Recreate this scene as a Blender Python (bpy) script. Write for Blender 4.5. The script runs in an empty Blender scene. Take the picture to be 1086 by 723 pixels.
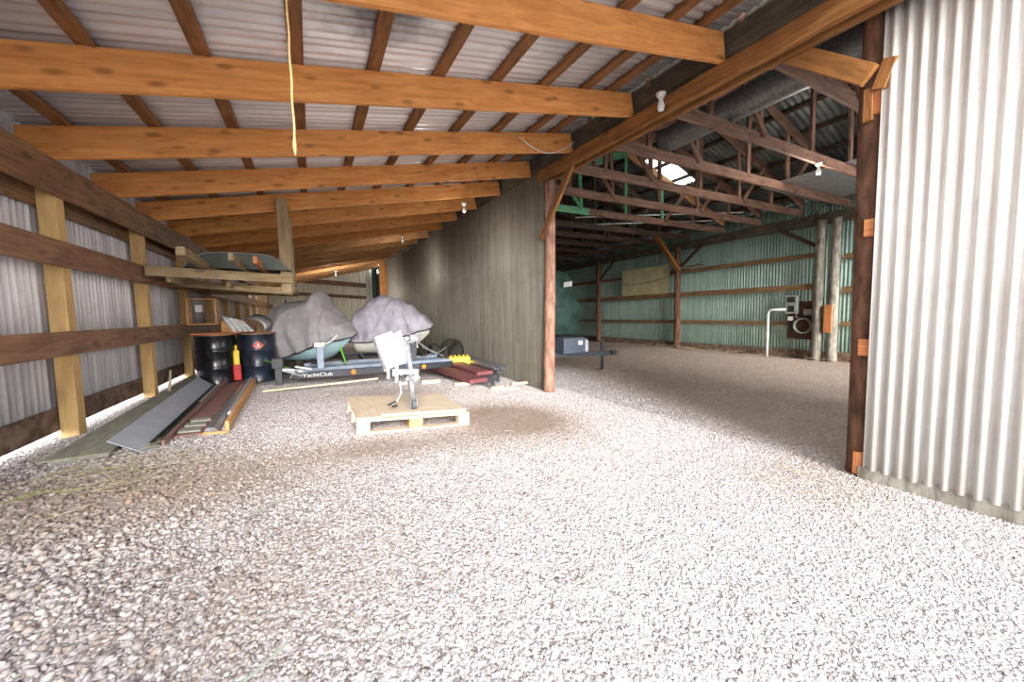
import bpy, bmesh, math, random
import numpy as np
from mathutils import Vector, Matrix, noise
random.seed(7); rng = np.random.default_rng(7)
SC = bpy.context.scene; COL = SC.collection
PI = math.pi
V = Vector

# ------------------------------------------------------------------ materials
def lin(c):
    return tuple((v/255/12.92 if v/255 <= .04045 else ((v/255+.055)/1.055)**2.4) for v in c)
def new_mat(name):
    m = bpy.data.materials.new(name); m.use_nodes = True
    nt = m.node_tree; b = nt.nodes['Principled BSDF']
    return m, nt, b
def N(nt, t, **kw):
    n = nt.nodes.new(t)
    for k, v in kw.items():
        if k in n.inputs: n.inputs[k].default_value = v
        else: setattr(n, k, v)
    return n
def ramp(nt, stops):
    r = nt.nodes.new('ShaderNodeValToRGB'); e = r.color_ramp.elements
    while len(e) < len(stops): e.new(.5)
    for k, (p, c) in enumerate(stops):
        e[k].position = p; e[k].color = (*lin(c), 1) if not isinstance(c, float) else (c, c, c, 1)
    return r
def mapped(nt, scale=(1,1,1), rand=True, rot=(0,0,0)):
    tc = N(nt, 'ShaderNodeTexCoord'); mp = N(nt, 'ShaderNodeMapping')
    mp.inputs['Scale'].default_value = scale; mp.inputs['Rotation'].default_value = rot
    if rand:
        oi = N(nt, 'ShaderNodeObjectInfo'); mu = N(nt, 'ShaderNodeMath', operation='MULTIPLY'); mu.inputs[1].default_value = 37.
        nt.links.new(oi.outputs['Random'], mu.inputs[0])
        ad = N(nt, 'ShaderNodeVectorMath', operation='ADD')
        nt.links.new(tc.outputs['Object'], ad.inputs[0]); nt.links.new(mu.outputs[0], ad.inputs[1])
        nt.links.new(ad.outputs[0], mp.inputs[0])
    else: nt.links.new(tc.outputs['Object'], mp.inputs[0])
    return mp
def mixc(nt, fac, a, b, mode='MIX'):
    m = N(nt, 'ShaderNodeMix', data_type='RGBA', blend_type=mode)
    for s, v in ((0, fac), (6, a), (7, b)):
        if hasattr(v, 'is_linked'): nt.links.new(v, m.inputs[s])
        elif isinstance(v, (int, float)): m.inputs[s].default_value = v
        else: m.inputs[s].default_value = (*lin(v), 1)
    return m.outputs[2]
def bump(nt, b, h, strength=.3, dist=.01):
    bp = N(nt, 'ShaderNodeBump', Strength=strength, Distance=dist)
    nt.links.new(h, bp.inputs['Height']); nt.links.new(bp.outputs[0], b.inputs['Normal'])

def wood(name, base, dark, knots=True, rough=.65, grime=.35, grimecol=(60,45,32), spec=.3, ks=1.0, kd=.6):
    m, nt, b = new_mat(name)
    mp = mapped(nt, (1.0, 10, 10))
    n1 = N(nt, 'ShaderNodeTexNoise', Scale=2.2, Detail=6., Roughness=.6, Distortion=.8); nt.links.new(mp.outputs[0], n1.inputs[0])
    r = ramp(nt, [(.3, dark), (.62, base)]); nt.links.new(n1.outputs[0], r.inputs[0])
    col = r.outputs[0]
    mp2 = mapped(nt, (1, 1.5, 1.5))
    n2 = N(nt, 'ShaderNodeTexNoise', Scale=2.6, Detail=5., Roughness=.65); nt.links.new(mp2.outputs[0], n2.inputs[0])
    r2 = ramp(nt, [(.42, 0.), (.75, 1.)]); nt.links.new(n2.outputs[0], r2.inputs[0])
    mu = N(nt, 'ShaderNodeMath', operation='MULTIPLY'); mu.inputs[1].default_value = grime
    nt.links.new(r2.outputs[0], mu.inputs[0])
    col = mixc(nt, mu.outputs[0], col, grimecol)
    if knots:
        mp3 = mapped(nt, (2.6*ks, 6.5*ks, 6.5*ks))
        vo = N(nt, 'ShaderNodeTexVoronoi', Scale=1.); nt.links.new(mp3.outputs[0], vo.inputs[0])
        r3 = ramp(nt, [(.1, 1.), (.24, 0.)]); nt.links.new(vo.outputs[0], r3.inputs[0])
        mu = N(nt, 'ShaderNodeMath', operation='MULTIPLY'); mu.inputs[1].default_value = kd
        nt.links.new(r3.outputs[0], mu.inputs[0])
        col = mixc(nt, mu.outputs[0], col, tuple(int(v*.6) for v in dark))
    nt.links.new(col, b.inputs['Base Color'])
    b.inputs['Roughness'].default_value = rough; b.inputs['Specular IOR Level'].default_value = spec
    bump(nt, b, n1.outputs[0], .35, .004)
    return m
def plain(name, col, rough=.5, metal=0., var=None, vscale=6., bumps=0., spec=.5, scale=(1,1,1), amt=1.):
    m, nt, b = new_mat(name)
    b.inputs['Roughness'].default_value = rough; b.inputs['Metallic'].default_value = metal
    b.inputs['Specular IOR Level'].default_value = spec
    mp = mapped(nt, scale)
    n1 = N(nt, 'ShaderNodeTexNoise', Scale=vscale, Detail=5., Roughness=.6); nt.links.new(mp.outputs[0], n1.inputs[0])
    v = var or tuple(int(c*.82) for c in col)
    r = ramp(nt, [(.35, v), (.65, col)]); nt.links.new(n1.outputs[0], r.inputs[0])
    nt.links.new(r.outputs[0], b.inputs['Base Color'])
    if bumps: bump(nt, b, n1.outputs[0], bumps, .01)
    return m
def sheetmetal(name, base, streak, dirt, axis='Z', rough=.45, metal=.3, dirtamt=.5, ss=9.):
    """weathered corrugated iron: streaks run along the ribs, blotchy dirt on top"""
    m, nt, b = new_mat(name)
    sc = {'Z': (ss, ss, .5), 'X': (.5, ss, ss)}[axis]
    mp = mapped(nt, sc, rand=False)
    n1 = N(nt, 'ShaderNodeTexNoise', Scale=1., Detail=4., Roughness=.6); nt.links.new(mp.outputs[0], n1.inputs[0])
    r = ramp(nt, [(.38, streak), (.62, base)]); nt.links.new(n1.outputs[0], r.inputs[0])
    mp2 = mapped(nt, (1, 1, 1), rand=False)
    n2 = N(nt, 'ShaderNodeTexNoise', Scale=3.2, Detail=7., Roughness=.7); nt.links.new(mp2.outputs[0], n2.inputs[0])
    r2 = ramp(nt, [(.5, 0.), (.78, 1.)]); nt.links.new(n2.outputs[0], r2.inputs[0])
    mu = N(nt, 'ShaderNodeMath', operation='MULTIPLY'); mu.inputs[1].default_value = dirtamt
    nt.links.new(r2.outputs[0], mu.inputs[0])
    c = mixc(nt, mu.outputs[0], r.outputs[0], dirt)
    nt.links.new(c, b.inputs['Base Color'])
    b.inputs['Roughness'].default_value = rough; b.inputs['Metallic'].default_value = metal
    return m

M = {}
M['rafter']   = wood('honey_pine', (230,162,94), (198,126,66), grime=.3, grimecol=(146,92,52), ks=1.25)
M['rafter_old'] = wood('dusty_pine', (206,156,102), (168,116,70), grime=.35, grimecol=(100,80,60))
M['purlin']   = wood('brown_purlin', (150,104,66), (104,68,42), knots=False, grime=.5, grimecol=(52,36,24))
M['beam']     = wood('dark_beam', (146,108,76), (98,70,48), grime=.6, grimecol=(70,54,42))
M['girt']     = wood('brown_girt', (164,124,98), (118,86,66), grime=.6, grimecol=(96,74,60))
M['yellow']   = wood('yellow_post', (222,186,126), (200,160,104), grime=.35, grimecol=(160,130,104), knots=True, ks=.7, kd=.3)
M['header']   = wood('header_wood', (158,108,60), (112,72,38), grime=.45, grimecol=(70,48,32))
M['greyboard']= wood('grey_rough_board', (112,104,90), (66,60,50), knots=False, grime=.6, grimecol=(48,44,38))
M['rackwood'] = wood('rack_wood', (176,154,118), (138,116,84), grime=.3, grimecol=(100,84,62))
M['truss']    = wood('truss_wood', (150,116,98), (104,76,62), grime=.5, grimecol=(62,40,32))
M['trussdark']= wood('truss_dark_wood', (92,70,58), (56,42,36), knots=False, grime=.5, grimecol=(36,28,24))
M['truss_greenlit'] = wood('truss_green_light', (120,196,150), (84,160,116), knots=False, grime=.3, grimecol=(150,110,80))  # green light falling on the wood, put into its colour
M['barnwood'] = wood('barn_girt_wood', (156,122,88), (110,82,58), knots=False, grime=.5, grimecol=(64,50,38))
M['log']      = plain('log_bark', (124,90,70), .9, var=(76,54,42), vscale=5., bumps=.8, spec=.2, scale=(3,3,.8))
M['logpink']  = plain('log_smooth', (168,130,112), .85, var=(116,84,68), vscale=5., bumps=.5, spec=.2, scale=(3,3,.8))
M['palepost'] = plain('pale_pole', (160,156,144), .85, var=(104,98,86), vscale=5., bumps=.4, spec=.2, scale=(3,3,.8))
M['newwood']  = wood('fresh_lumber', (226,176,120), (200,140,84), grime=.15, knots=False)
M['pallet']   = wood('pallet_wood', (222,206,184), (200,180,156), grime=.2, grimecol=(150,122,96), knots=False)
M['orangeblk']= wood('orange_block', (204,134,84), (166,94,54), grime=.15, knots=False)
M['scrap']    = wood('scrap_wood', (232,218,190), (200,180,150), grime=.2, knots=False)
M['sill']     = plain('rotten_sill', (140,118,102), .95, var=(92,74,62), vscale=9., bumps=1., spec=.1)
M['roof']     = sheetmetal('lean_to_roof_metal', (246,244,244), (226,222,222), (170,160,154), 'X', rough=.26, metal=.3, dirtamt=.3, ss=5.)
M['leftmetal']= sheetmetal('left_wall_metal', (240,238,240), (206,202,206), (146,134,126), 'Z', rough=.38, metal=.15, dirtamt=.4)
M['partmetal']= sheetmetal('partition_metal', (172,168,154), (146,142,128), (112,104,90), 'Z', rough=.6, metal=.2, dirtamt=.6, ss=14.)
M['rightmetal']= sheetmetal('right_panel_metal', (226,224,220), (204,199,192), (172,158,144), 'Z', rough=.42, metal=.15, dirtamt=.35, ss=12.)
M['greenmetal']= sheetmetal('green_wall_metal', (184,208,196), (156,184,172), (112,134,122), 'Z', rough=.55, metal=.1, dirtamt=.5)
M['barnroof'] = sheetmetal('barn_roof_metal', (128,132,130), (92,96,94), (58,56,52), 'X', rough=.5, metal=.3, dirtamt=.5, ss=4.)
M['farmetal'] = sheetmetal('far_wall_metal', (244,242,222), (226,222,200), (180,172,146), 'Z', rough=.55, metal=.1, dirtamt=.3)
M['galv']     = plain('galvanised', (196,198,202), .35, .7, var=(150,152,158), vscale=14.)
M['duct']     = plain('duct_metal', (150,150,150), .45, .5, var=(110,110,110), vscale=30.)
M['whitep']   = plain('white_paint', (232,232,230), .5)
M['panelwhite'] = plain('white_panel', (200,205,216), .4, .1, var=(184,189,200))
M['greytrim'] = plain('blue_grey_trim', (186,192,204), .4, .1, var=(172,178,190))
M['darktrim'] = plain('dark_green_trim', (74,84,78), .5, .2)
M['redtrim']  = plain('dull_red_trim', (160,120,114), .5, .1, var=(128,100,94))
M['maroon']   = plain('maroon_steel', (132,76,80), .5, .1, var=(112,62,66))
M['board']    = plain('weathered_board', (164,164,152), .9, var=(132,134,122), vscale=4., bumps=.2, scale=(1,6,6))
M['black']    = plain('drum_black', (26,28,32), .22, .2, var=(16,18,20))
M['navy']     = plain('drum_navy', (44,54,70), .3, .2, var=(24,28,36))
M['rust']     = plain('drum_rim_rust', (168,124,84), .7, .2, var=(110,70,44), vscale=12.)
M['cover']    = plain('grey_cover', (160,157,160), .85, var=(140,136,138), vscale=5., spec=.2)
M['cover2']   = plain('grey_violet_cover', (166,163,174), .85, var=(146,142,152), vscale=5., spec=.2)
M['hull']     = plain('aqua_hull', (184,214,220), .25, var=(170,204,212), vscale=2.)
M['hull2']    = plain('white_hull', (222,220,212), .3, var=(190,186,174), vscale=2.)
M['trailer']  = plain('trailer_dark', (58,62,70), .45, .3, var=(44,48,54))
M['trailer2'] = plain('trailer_blue_grey', (120,132,150), .45, .2, var=(96,106,122))
M['rubber']   = plain('rubber', (62,58,54), .9, var=(42,40,38), spec=.2)
M['plasticg'] = plain('grey_plastic', (86,88,92), .6)
M['amber']    = plain('amber_lens', (238,150,40), .3)
M['yellowp']  = plain('yellow_plastic', (238,206,60), .5, var=(220,184,40))
M['redp']     = plain('red_plastic', (200,40,36), .5)
M['greencov'] = plain('dark_green_cover', (62,92,84), .7, var=(40,64,58), vscale=4.)
M['greenhull']= plain('dark_green_hull', (76,84,72), .55, var=(48,56,48), vscale=3.)
M['bluebox']  = plain('slate_box', (84,92,106), .5, var=(72,80,94))
M['ply']      = plain('pale_plywood', (216,210,164), .8, var=(192,184,138), vscale=3.)
M['elec']     = plain('grey_enamel', (170,178,170), .5, .2)
M['brownbd']  = plain('brown_board', (92,62,50), .85, var=(64,42,34))
M['rope']     = plain('rope', (206,176,124), .9, var=(170,138,90), vscale=40.)
M['wire']     = plain('cable', (36,34,34), .6)
M['straw']    = plain('straw', (190,178,150), .9, var=(140,124,96))
M['weed']     = plain('weed', (150,170,70), .8, var=(110,130,50))
M['green_st'] = plain('lime_strap', (110,200,60), .6)
M['diamond']  = plain('hazard_red', (226,92,84), .5)
M['ceramic']  = plain('porcelain', (236,234,226), .3)
def stain(mname, cx, cy, rx, ry):
    nt = M[mname].node_tree; b = nt.nodes['Principled BSDF']; src = b.inputs['Base Color'].links[0].from_socket
    tc = N(nt, 'ShaderNodeTexCoord'); mp = N(nt, 'ShaderNodeMapping'); mp.vector_type = 'TEXTURE'
    mp.inputs['Location'].default_value = (cx, cy, 0); mp.inputs['Scale'].default_value = (rx, ry, 50)
    n = N(nt, 'ShaderNodeTexNoise', Scale=7., Detail=5.); nt.links.new(tc.outputs['Object'], n.inputs[0])
    nt.links.new(tc.outputs['Object'], mp.inputs[0]); ln = N(nt, 'ShaderNodeVectorMath', operation='LENGTH'); nt.links.new(mp.outputs[0], ln.inputs[0])
    ad = N(nt, 'ShaderNodeMath', operation='ADD'); nt.links.new(ln.outputs['Value'], ad.inputs[0]); nt.links.new(n.outputs[0], ad.inputs[1])
    r = ramp(nt, [(.75, .8), (1., 0.)]); dv = N(nt, 'ShaderNodeMath', operation='MULTIPLY'); dv.inputs[1].default_value = .62
    nt.links.new(ad.outputs[0], dv.inputs[0]); nt.links.new(dv.outputs[0], r.inputs[0]); r.color_ramp.elements[0].position = .45; r.color_ramp.elements[1].position = .95
    nt.links.new(mixc(nt, r.outputs[0], src, (50, 46, 46)), b.inputs['Base Color'])
stain('roof', .46*1.2, 2.42*1.2, .42*1.2, .36*1.2)
def glass():
    m, nt, b = new_mat('bulb_glass'); b.inputs['Base Color'].default_value = (.9,.9,.88,1)
    b.inputs['Roughness'].default_value = .15; b.inputs['Transmission Weight'].default_value = .3
    return m
M['bulb'] = glass()
def sky_panel():
    m, nt, b = new_mat('translucent_skylight')
    t = N(nt, 'ShaderNodeBsdfTranslucent'); t.inputs[0].default_value = (.95, .97, .96, 1)
    tr = N(nt, 'ShaderNodeBsdfTransparent'); tr.inputs[0].default_value = (.95,.97,.97,1)
    mx = N(nt, 'ShaderNodeMixShader'); mx.inputs[0].default_value = .55
    nt.links.new(t.outputs[0], mx.inputs[1]); nt.links.new(tr.outputs[0], mx.inputs[2])
    nt.links.new(mx.outputs[0], nt.nodes['Material Output'].inputs['Surface'])
    return m
M['skylight'] = sky_panel()

def ground_mat():
    m, nt, b = new_mat('gravel_ground')
    tc = N(nt, 'ShaderNodeTexCoord'); P = tc.outputs['Object']
    vo = N(nt, 'ShaderNodeTexVoronoi', Scale=75.); nt.links.new(P, vo.inputs[0])
    vb = N(nt, 'ShaderNodeTexVoronoi', Scale=34.); nt.links.new(P, vb.inputs[0])
    sx = N(nt, 'ShaderNodeSeparateColor'); nt.links.new(vo.outputs['Color'], sx.inputs[0])
    r = ramp(nt, [(0., (118,106,100)), (.35, (176,168,166)), (.75, (212,206,206)), (1., (238,234,232))])
    nt.links.new(sx.outputs[0], r.inputs[0])
    # dirt where gravel gives way to soil (attribute painted per vertex as material zone)
    at = N(nt, 'ShaderNodeAttribute', attribute_name='soil')
    n = N(nt, 'ShaderNodeTexNoise', Scale=2.2, Detail=8., Roughness=.7); nt.links.new(P, n.inputs[0])
    ad = N(nt, 'ShaderNodeMath', operation='MULTIPLY_ADD'); nt.links.new(n.outputs[0], ad.inputs[0]); ad.inputs[1].default_value = 1.1; ad.inputs[2].default_value = -.55
    ad2 = N(nt, 'ShaderNodeMath', operation='ADD', use_clamp=True); nt.links.new(ad.outputs[0], ad2.inputs[0]); nt.links.new(at.outputs['Fac'], ad2.inputs[1])
    n3 = N(nt, 'ShaderNodeTexNoise', Scale=14., Detail=6., Roughness=.7); nt.links.new(P, n3.inputs[0])
    sr = ramp(nt, [(.3, (128,106,88)), (.7, (182,156,134))]); nt.links.new(n3.outputs[0], sr.inputs[0])
    mu = N(nt, 'ShaderNodeMath', operation='MULTIPLY'); nt.links.new(ad2.outputs[0], mu.inputs[0]); mu.inputs[1].default_value = .8
    c = mixc(nt, mu.outputs[0], r.outputs[0], sr.outputs[0])
    nt.links.new(c, b.inputs['Base Color'])
    b.inputs['Roughness'].default_value = .95; b.inputs['Specular IOR Level'].default_value = .15
    iv = N(nt, 'ShaderNodeMath', operation='SUBTRACT'); iv.inputs[0].default_value = 1.; nt.links.new(vo.outputs[0], iv.inputs[1])
    ii = N(nt, 'ShaderNodeMath', operation='SUBTRACT'); nt.links.new(iv.outputs[0], ii.inputs[0]); nt.links.new(vb.outputs[0], ii.inputs[1])
    bump(nt, b, ii.outputs[0], .5, .012)
    return m
M['ground'] = ground_mat()
def stone_mat():
    m, nt, b = new_mat('gravel_stones')
    at = N(nt, 'ShaderNodeAttribute', attribute_name='tone')
    nt.links.new(at.outputs['Color'], b.inputs['Base Color'])
    b.inputs['Roughness'].default_value = .9; b.inputs['Specular IOR Level'].default_value = .2
    return m
M['stone'] = stone_mat()

# ------------------------------------------------------------------ helpers
def tag(o, label=None, cat=None, group=None, kind=None):
    if label: o['label'] = label
    if cat: o['category'] = cat
    if group: o['group'] = group
    if kind: o['kind'] = kind
    return o
def empty(name, loc, rz=0, label=None, cat=None, group=None):
    o = bpy.data.objects.new(name, None); COL.objects.link(o)
    o.location = loc; o.rotation_euler = (0, 0, rz); o.empty_display_size = .1
    return tag(o, label, cat, group)
class MB:
    def __init__(s): s.v = []; s.f = []
    def add(s, vs, fs):
        k = len(s.v); s.v += [tuple(v) for v in vs]; s.f += [tuple(i+k for i in f) for f in fs]; return s
    def box(s, c, d, R=None):
        c = V(c); pts = []
        for x in (-.5, .5):
            for y in (-.5, .5):
                for z in (-.5, .5):
                    p = V((x*d[0], y*d[1], z*d[2]))
                    if R is not None: p = R @ p
                    pts.append(c+p)
        return s.add(pts, [(0,1,3,2),(4,6,7,5),(0,4,5,1),(2,3,7,6),(0,2,6,4),(1,5,7,3)])
    def bar(s, p0, p1, w, h, up=(0,0,1)):
        p0, p1 = V(p0), V(p1); x = (p1-p0); L = x.length; x.normalize()
        u = V(up); z = (u-x*u.dot(x)).normalized(); y = z.cross(x)
        return s.box((p0+p1)/2, (L, w, h), Matrix((x, y, z)).transposed())
    def tube(s, pts, r, n=10, caps=True):
        pts = [V(p) for p in pts]; rs = r if isinstance(r, (list, tuple)) else [r]*len(pts)
        k0 = len(s.v); prev = None
        for i, p in enumerate(pts):
            t = (pts[min(i+1, len(pts)-1)]-pts[max(i-1, 0)]).normalized()
            if prev is None:
                a = V((0,0,1)) if abs(t.z) < .9 else V((1,0,0)); u = t.cross(a).normalized()
            else: u = (prev-t*prev.dot(t)).normalized()
            prev = u; w = t.cross(u)
            for j in range(n):
                an = 2*PI*j/n; s.v.append(tuple(p+(u*math.cos(an)+w*math.sin(an))*rs[i]))
        for i in range(len(pts)-1):
            for j in range(n):
                a = k0+i*n+j; b = k0+i*n+(j+1)%n; s.f.append((a, b, b+n, a+n))
        if caps:
            s.f.append(tuple(range(k0+n-1, k0-1, -1))); e = k0+(len(pts)-1)*n; s.f.append(tuple(range(e, e+n)))
        return s
    def lathe(s, prof, c=(0,0,0), n=24, R=None):
        c = V(c); k0 = len(s.v)
        for (r, z) in prof:
            for j in range(n):
                a = 2*PI*j/n; p = V((r*math.cos(a), r*math.sin(a), z))
                if R is not None: p = R @ p
                s.v.append(tuple(c+p))
        for i in range(len(prof)-1):
            for j in range(n):
                a = k0+i*n+j; b = k0+i*n+(j+1)%n; s.f.append((a, b, b+n, a+n))
        s.f.append(tuple(range(k0+n-1, k0-1, -1))); e = k0+(len(prof)-1)*n; s.f.append(tuple(range(e, e+n)))
        return s
    def grid(s, P):
        nr, nc = len(P), len(P[0]); k0 = len(s.v)
        for row in P: s.v += [tuple(p) for p in row]
        for i in range(nr-1):
            for j in range(nc-1):
                a = k0+i*nc+j; s.f.append((a, a+1, a+1+nc, a+nc))
        return s
    def prism(s, prof, p0, p1, up=(0,0,1)):
        """closed profile [(y,z)] swept from p0 to p1"""
        p0, p1 = V(p0), V(p1); x = (p1-p0).normalized(); u = V(up); z = (u-x*u.dot(x)).normalized(); y = z.cross(x)
        n = len(prof); k0 = len(s.v)
        for p in (p0, p1):
            for a, b in prof: s.v.append(tuple(p+y*a+z*b))
        for j in range(n): s.f.append((k0+j, k0+(j+1)%n, k0+n+(j+1)%n, k0+n+j))
        s.f.append(tuple(range(k0+n-1, k0-1, -1))); s.f.append(tuple(range(k0+n, k0+2*n)))
        return s
    def build(s, name, mat, parent=None, loc=None, rz=0, smooth=False, solid=0, bevel=0, sub=0, recenter=False):
        me = bpy.data.meshes.new(name)
        v = s.v
        if recenter:
            a = np.array(v); c = [(a[:,0].min()+a[:,0].max())/2, (a[:,1].min()+a[:,1].max())/2, a[:,2].min()]
            v = (a-np.array(c)).tolist(); loc = c
        me.from_pydata(v, [], s.f); me.update()
        bm = bmesh.new(); bm.from_mesh(me); bmesh.ops.recalc_face_normals(bm, faces=bm.faces); bm.to_mesh(me); bm.free()
        o = bpy.data.objects.new(name, me); COL.objects.link(o)
        me.materials.append(M[mat] if isinstance(mat, str) else mat)
        if loc is not None: o.location = loc
        o.rotation_euler = (0, 0, rz)
        if parent: o.parent = parent
        if smooth:
            for p in me.polygons: p.use_smooth = True
        if solid:
            md = o.modifiers.new('solid', 'SOLIDIFY'); md.thickness = solid; md.offset = 0
        if bevel:
            md = o.modifiers.new('bevel', 'BEVEL'); md.width = bevel; md.segments = 2; md.limit_method = 'ANGLE'
        if sub:
            md = o.modifiers.new('sub', 'SUBSURF'); md.levels = sub; md.render_levels = sub
        return o
def copy_tree(o, parent=None):
    c = o.copy(); COL.objects.link(c)
    if parent: c.parent = parent
    for ch in [x for x in bpy.data.objects if x.parent == o]: copy_tree(ch, c)
    return c
def lumber(name, p0, p1, w, h, mat, parent=None, up=(0,0,1), label=None, cat=None, group=None, kind=None, wob=.0015, ch=.004):
    """a sawn board whose own X runs along its grain; w across, h along up"""
    p0, p1 = V(p0), V(p1); x = p1-p0; L = x.length; x.normalize(); u = V(up)
    z = (u-x*u.dot(x)).normalized(); y = z.cross(x)
    prof = []
    for sy, sz in ((-1,-1),(1,-1),(1,1),(-1,1)):
        a, b = sy*w/2, sz*h/2
        if sy*sz > 0: prof += [(a-sy*0, b-sz*ch), (a-sy*ch, b)] if (sy, sz) == (1, 1) else [(a, b-sz*ch), (a-sy*ch, b)]
        else: prof += [(a-sy*ch, b), (a, b-sz*ch)]
    ns = max(2, int(L/.5)+1); m = MB(); rr = random.Random(hash((round(p0.x,3), round(p0.y,3), round(p0.z,3))) & 0xffff)
    for i in range(ns):
        t = i/(ns-1); dy, dz = (rr.uniform(-wob, wob), rr.uniform(-wob, wob)) if 0 < i < ns-1 else (0, 0)
        m.v += [(t*L, a+dy, b+dz) for a, b in prof]
    n = 8
    for i in range(ns-1):
        for j in range(n): m.f.append((i*n+j, i*n+(j+1)%n, (i+1)*n+(j+1)%n, (i+1)*n+j))
    m.f.append(tuple(range(n-1, -1, -1))); m.f.append(tuple(range((ns-1)*n, ns*n)))
    o = m.build(name, mat, parent)
    Mx = Matrix((x, y, z)).transposed().to_4x4(); Mx.translation = p0
    o.matrix_local = Mx
    return tag(o, label, cat, group, kind)
def log(name, p0, p1, r, mat, label=None, cat=None, group=None, kind=None, parent=None):
    p0, p1 = V(p0), V(p1); n = 16; m = MB(); d = p1-p0; L = d.length; ns = int(L/.12)+2
    for i in range(ns):
        t = i/(ns-1); c = d*t
        c = c+V((math.sin(t*5+p0.y)*.012, math.cos(t*4+p0.x)*.012, 0))*(math.sin(PI*t))
        for j in range(n):
            a = 2*PI*j/n; rr = r*(1+.10*noise.noise(V((math.cos(a)*1.3, math.sin(a)*1.3, t*L*2+p0.y*3))))*(1.06-.12*t)
            m.v.append(tuple(c+V((math.cos(a)*rr, math.sin(a)*rr, 0))))
    for i in range(ns-1):
        for j in range(n): m.f.append((i*n+j, i*n+(j+1)%n, (i+1)*n+(j+1)%n, (i+1)*n+j))
    m.f.append(tuple(range(n-1, -1, -1))); m.f.append(tuple(range((ns-1)*n, ns*n)))
    o = m.build(name, mat, parent, loc=tuple(p0), smooth=True)
    return tag(o, label, cat, group, kind)
def corrugated(name, origin, along, length, z0f, z1f, pitch, amp, mat, nrm, kind='structure', k=8, rows=2, box_prof=False):
    """vertical ribbed sheet: ribs run from z0f(s) to z1f(s), wave along 'along'"""
    o = V(origin); a = V(along); nn = V(nrm); ns = int(length/pitch*k)+1; P = []
    for i in range(ns):
        s = i*pitch/k; ph = 2*PI*s/pitch
        w = math.sin(ph)
        if box_prof: w = max(-1, min(1, 3*math.sin(ph)-1.2))
        col = []
        for r in range(rows):
            t = r/(rows-1); z = z0f(s)*(1-t)+z1f(s)*t
            col.append(o+a*s+nn*(amp*w)+V((0, 0, z)))
        P.append(col)
    ob = MB().grid(P).build(name, mat, smooth=True, solid=.0015)
    return tag(ob, kind=kind)
ORD = ['first','second','third','fourth','fifth','sixth','seventh','eighth','ninth','tenth','eleventh','twelfth','thirteenth','fourteenth','fifteenth','sixteenth','seventeenth','eighteenth','nineteenth','twentieth']

# ------------------------------------------------------------------ the ground
def soil(x, y):
    s = 0.
    def blob(cx, cy, rx, ry, a):
        d = ((x-cx)/rx)**2+((y-cy)/ry)**2
        return a*math.exp(-d*1.2)
    s += blob(1.75, 3.35, .62, .7, 1.6)+blob(-.75, 2.55, .7, .45, .75)+blob(.45, 2.85, .75, .26, .8)+blob(-.16, 1.45, .55, .5, .35)
    s += blob(.87, 5.05, 1.1, .45, .45)+blob(2.9, 1.2, .6, .4, .4)
    t = max(0., min(1., (x-(3.1+max(0, y-2)*.28))/.7)); s += t*.85
    if y > 5.5 and x < 3: s += min(.35, (y-5.5)*.1)
    return min(1., s)
def gz(x, y):
    d = 3.0-x                                   # the lean-to floor falls gently from the left wall to the barn opening
    z = .07*(d if d > .3 else (max(0, d+.3)**2/1.2))
    if x < -1.45: z -= .05*min(1, (-1.45-x)/.2)
    z += .012*noise.noise(V((x*.9, y*.9, 0)))
    return z
me_p = []; xs = np.arange(-1.8, 10.2, .1); ys = np.arange(-1.2, 22., .1)
mb = MB(); mb.grid([[(x, y, gz(x, y)) for x in xs] for y in ys])
fl = mb.build('floor', 'ground', smooth=True); tag(fl, kind='structure')
at = fl.data.attributes.new('soil', 'FLOAT', 'POINT')
at.data.foreach_set('value', [soil(v.co.x, v.co.y) for v in fl.data.vertices])
og = MB().grid([[(x, y, gz(max(-1.79, x), y)*.97-.05) for x in (-60, -1.8, .5, 3, 12, 60)] for y in (-60, -1.15, 22, 60)]).build('floor', 'ground', loc=(0,0,0)); tag(og, kind='structure')

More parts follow.
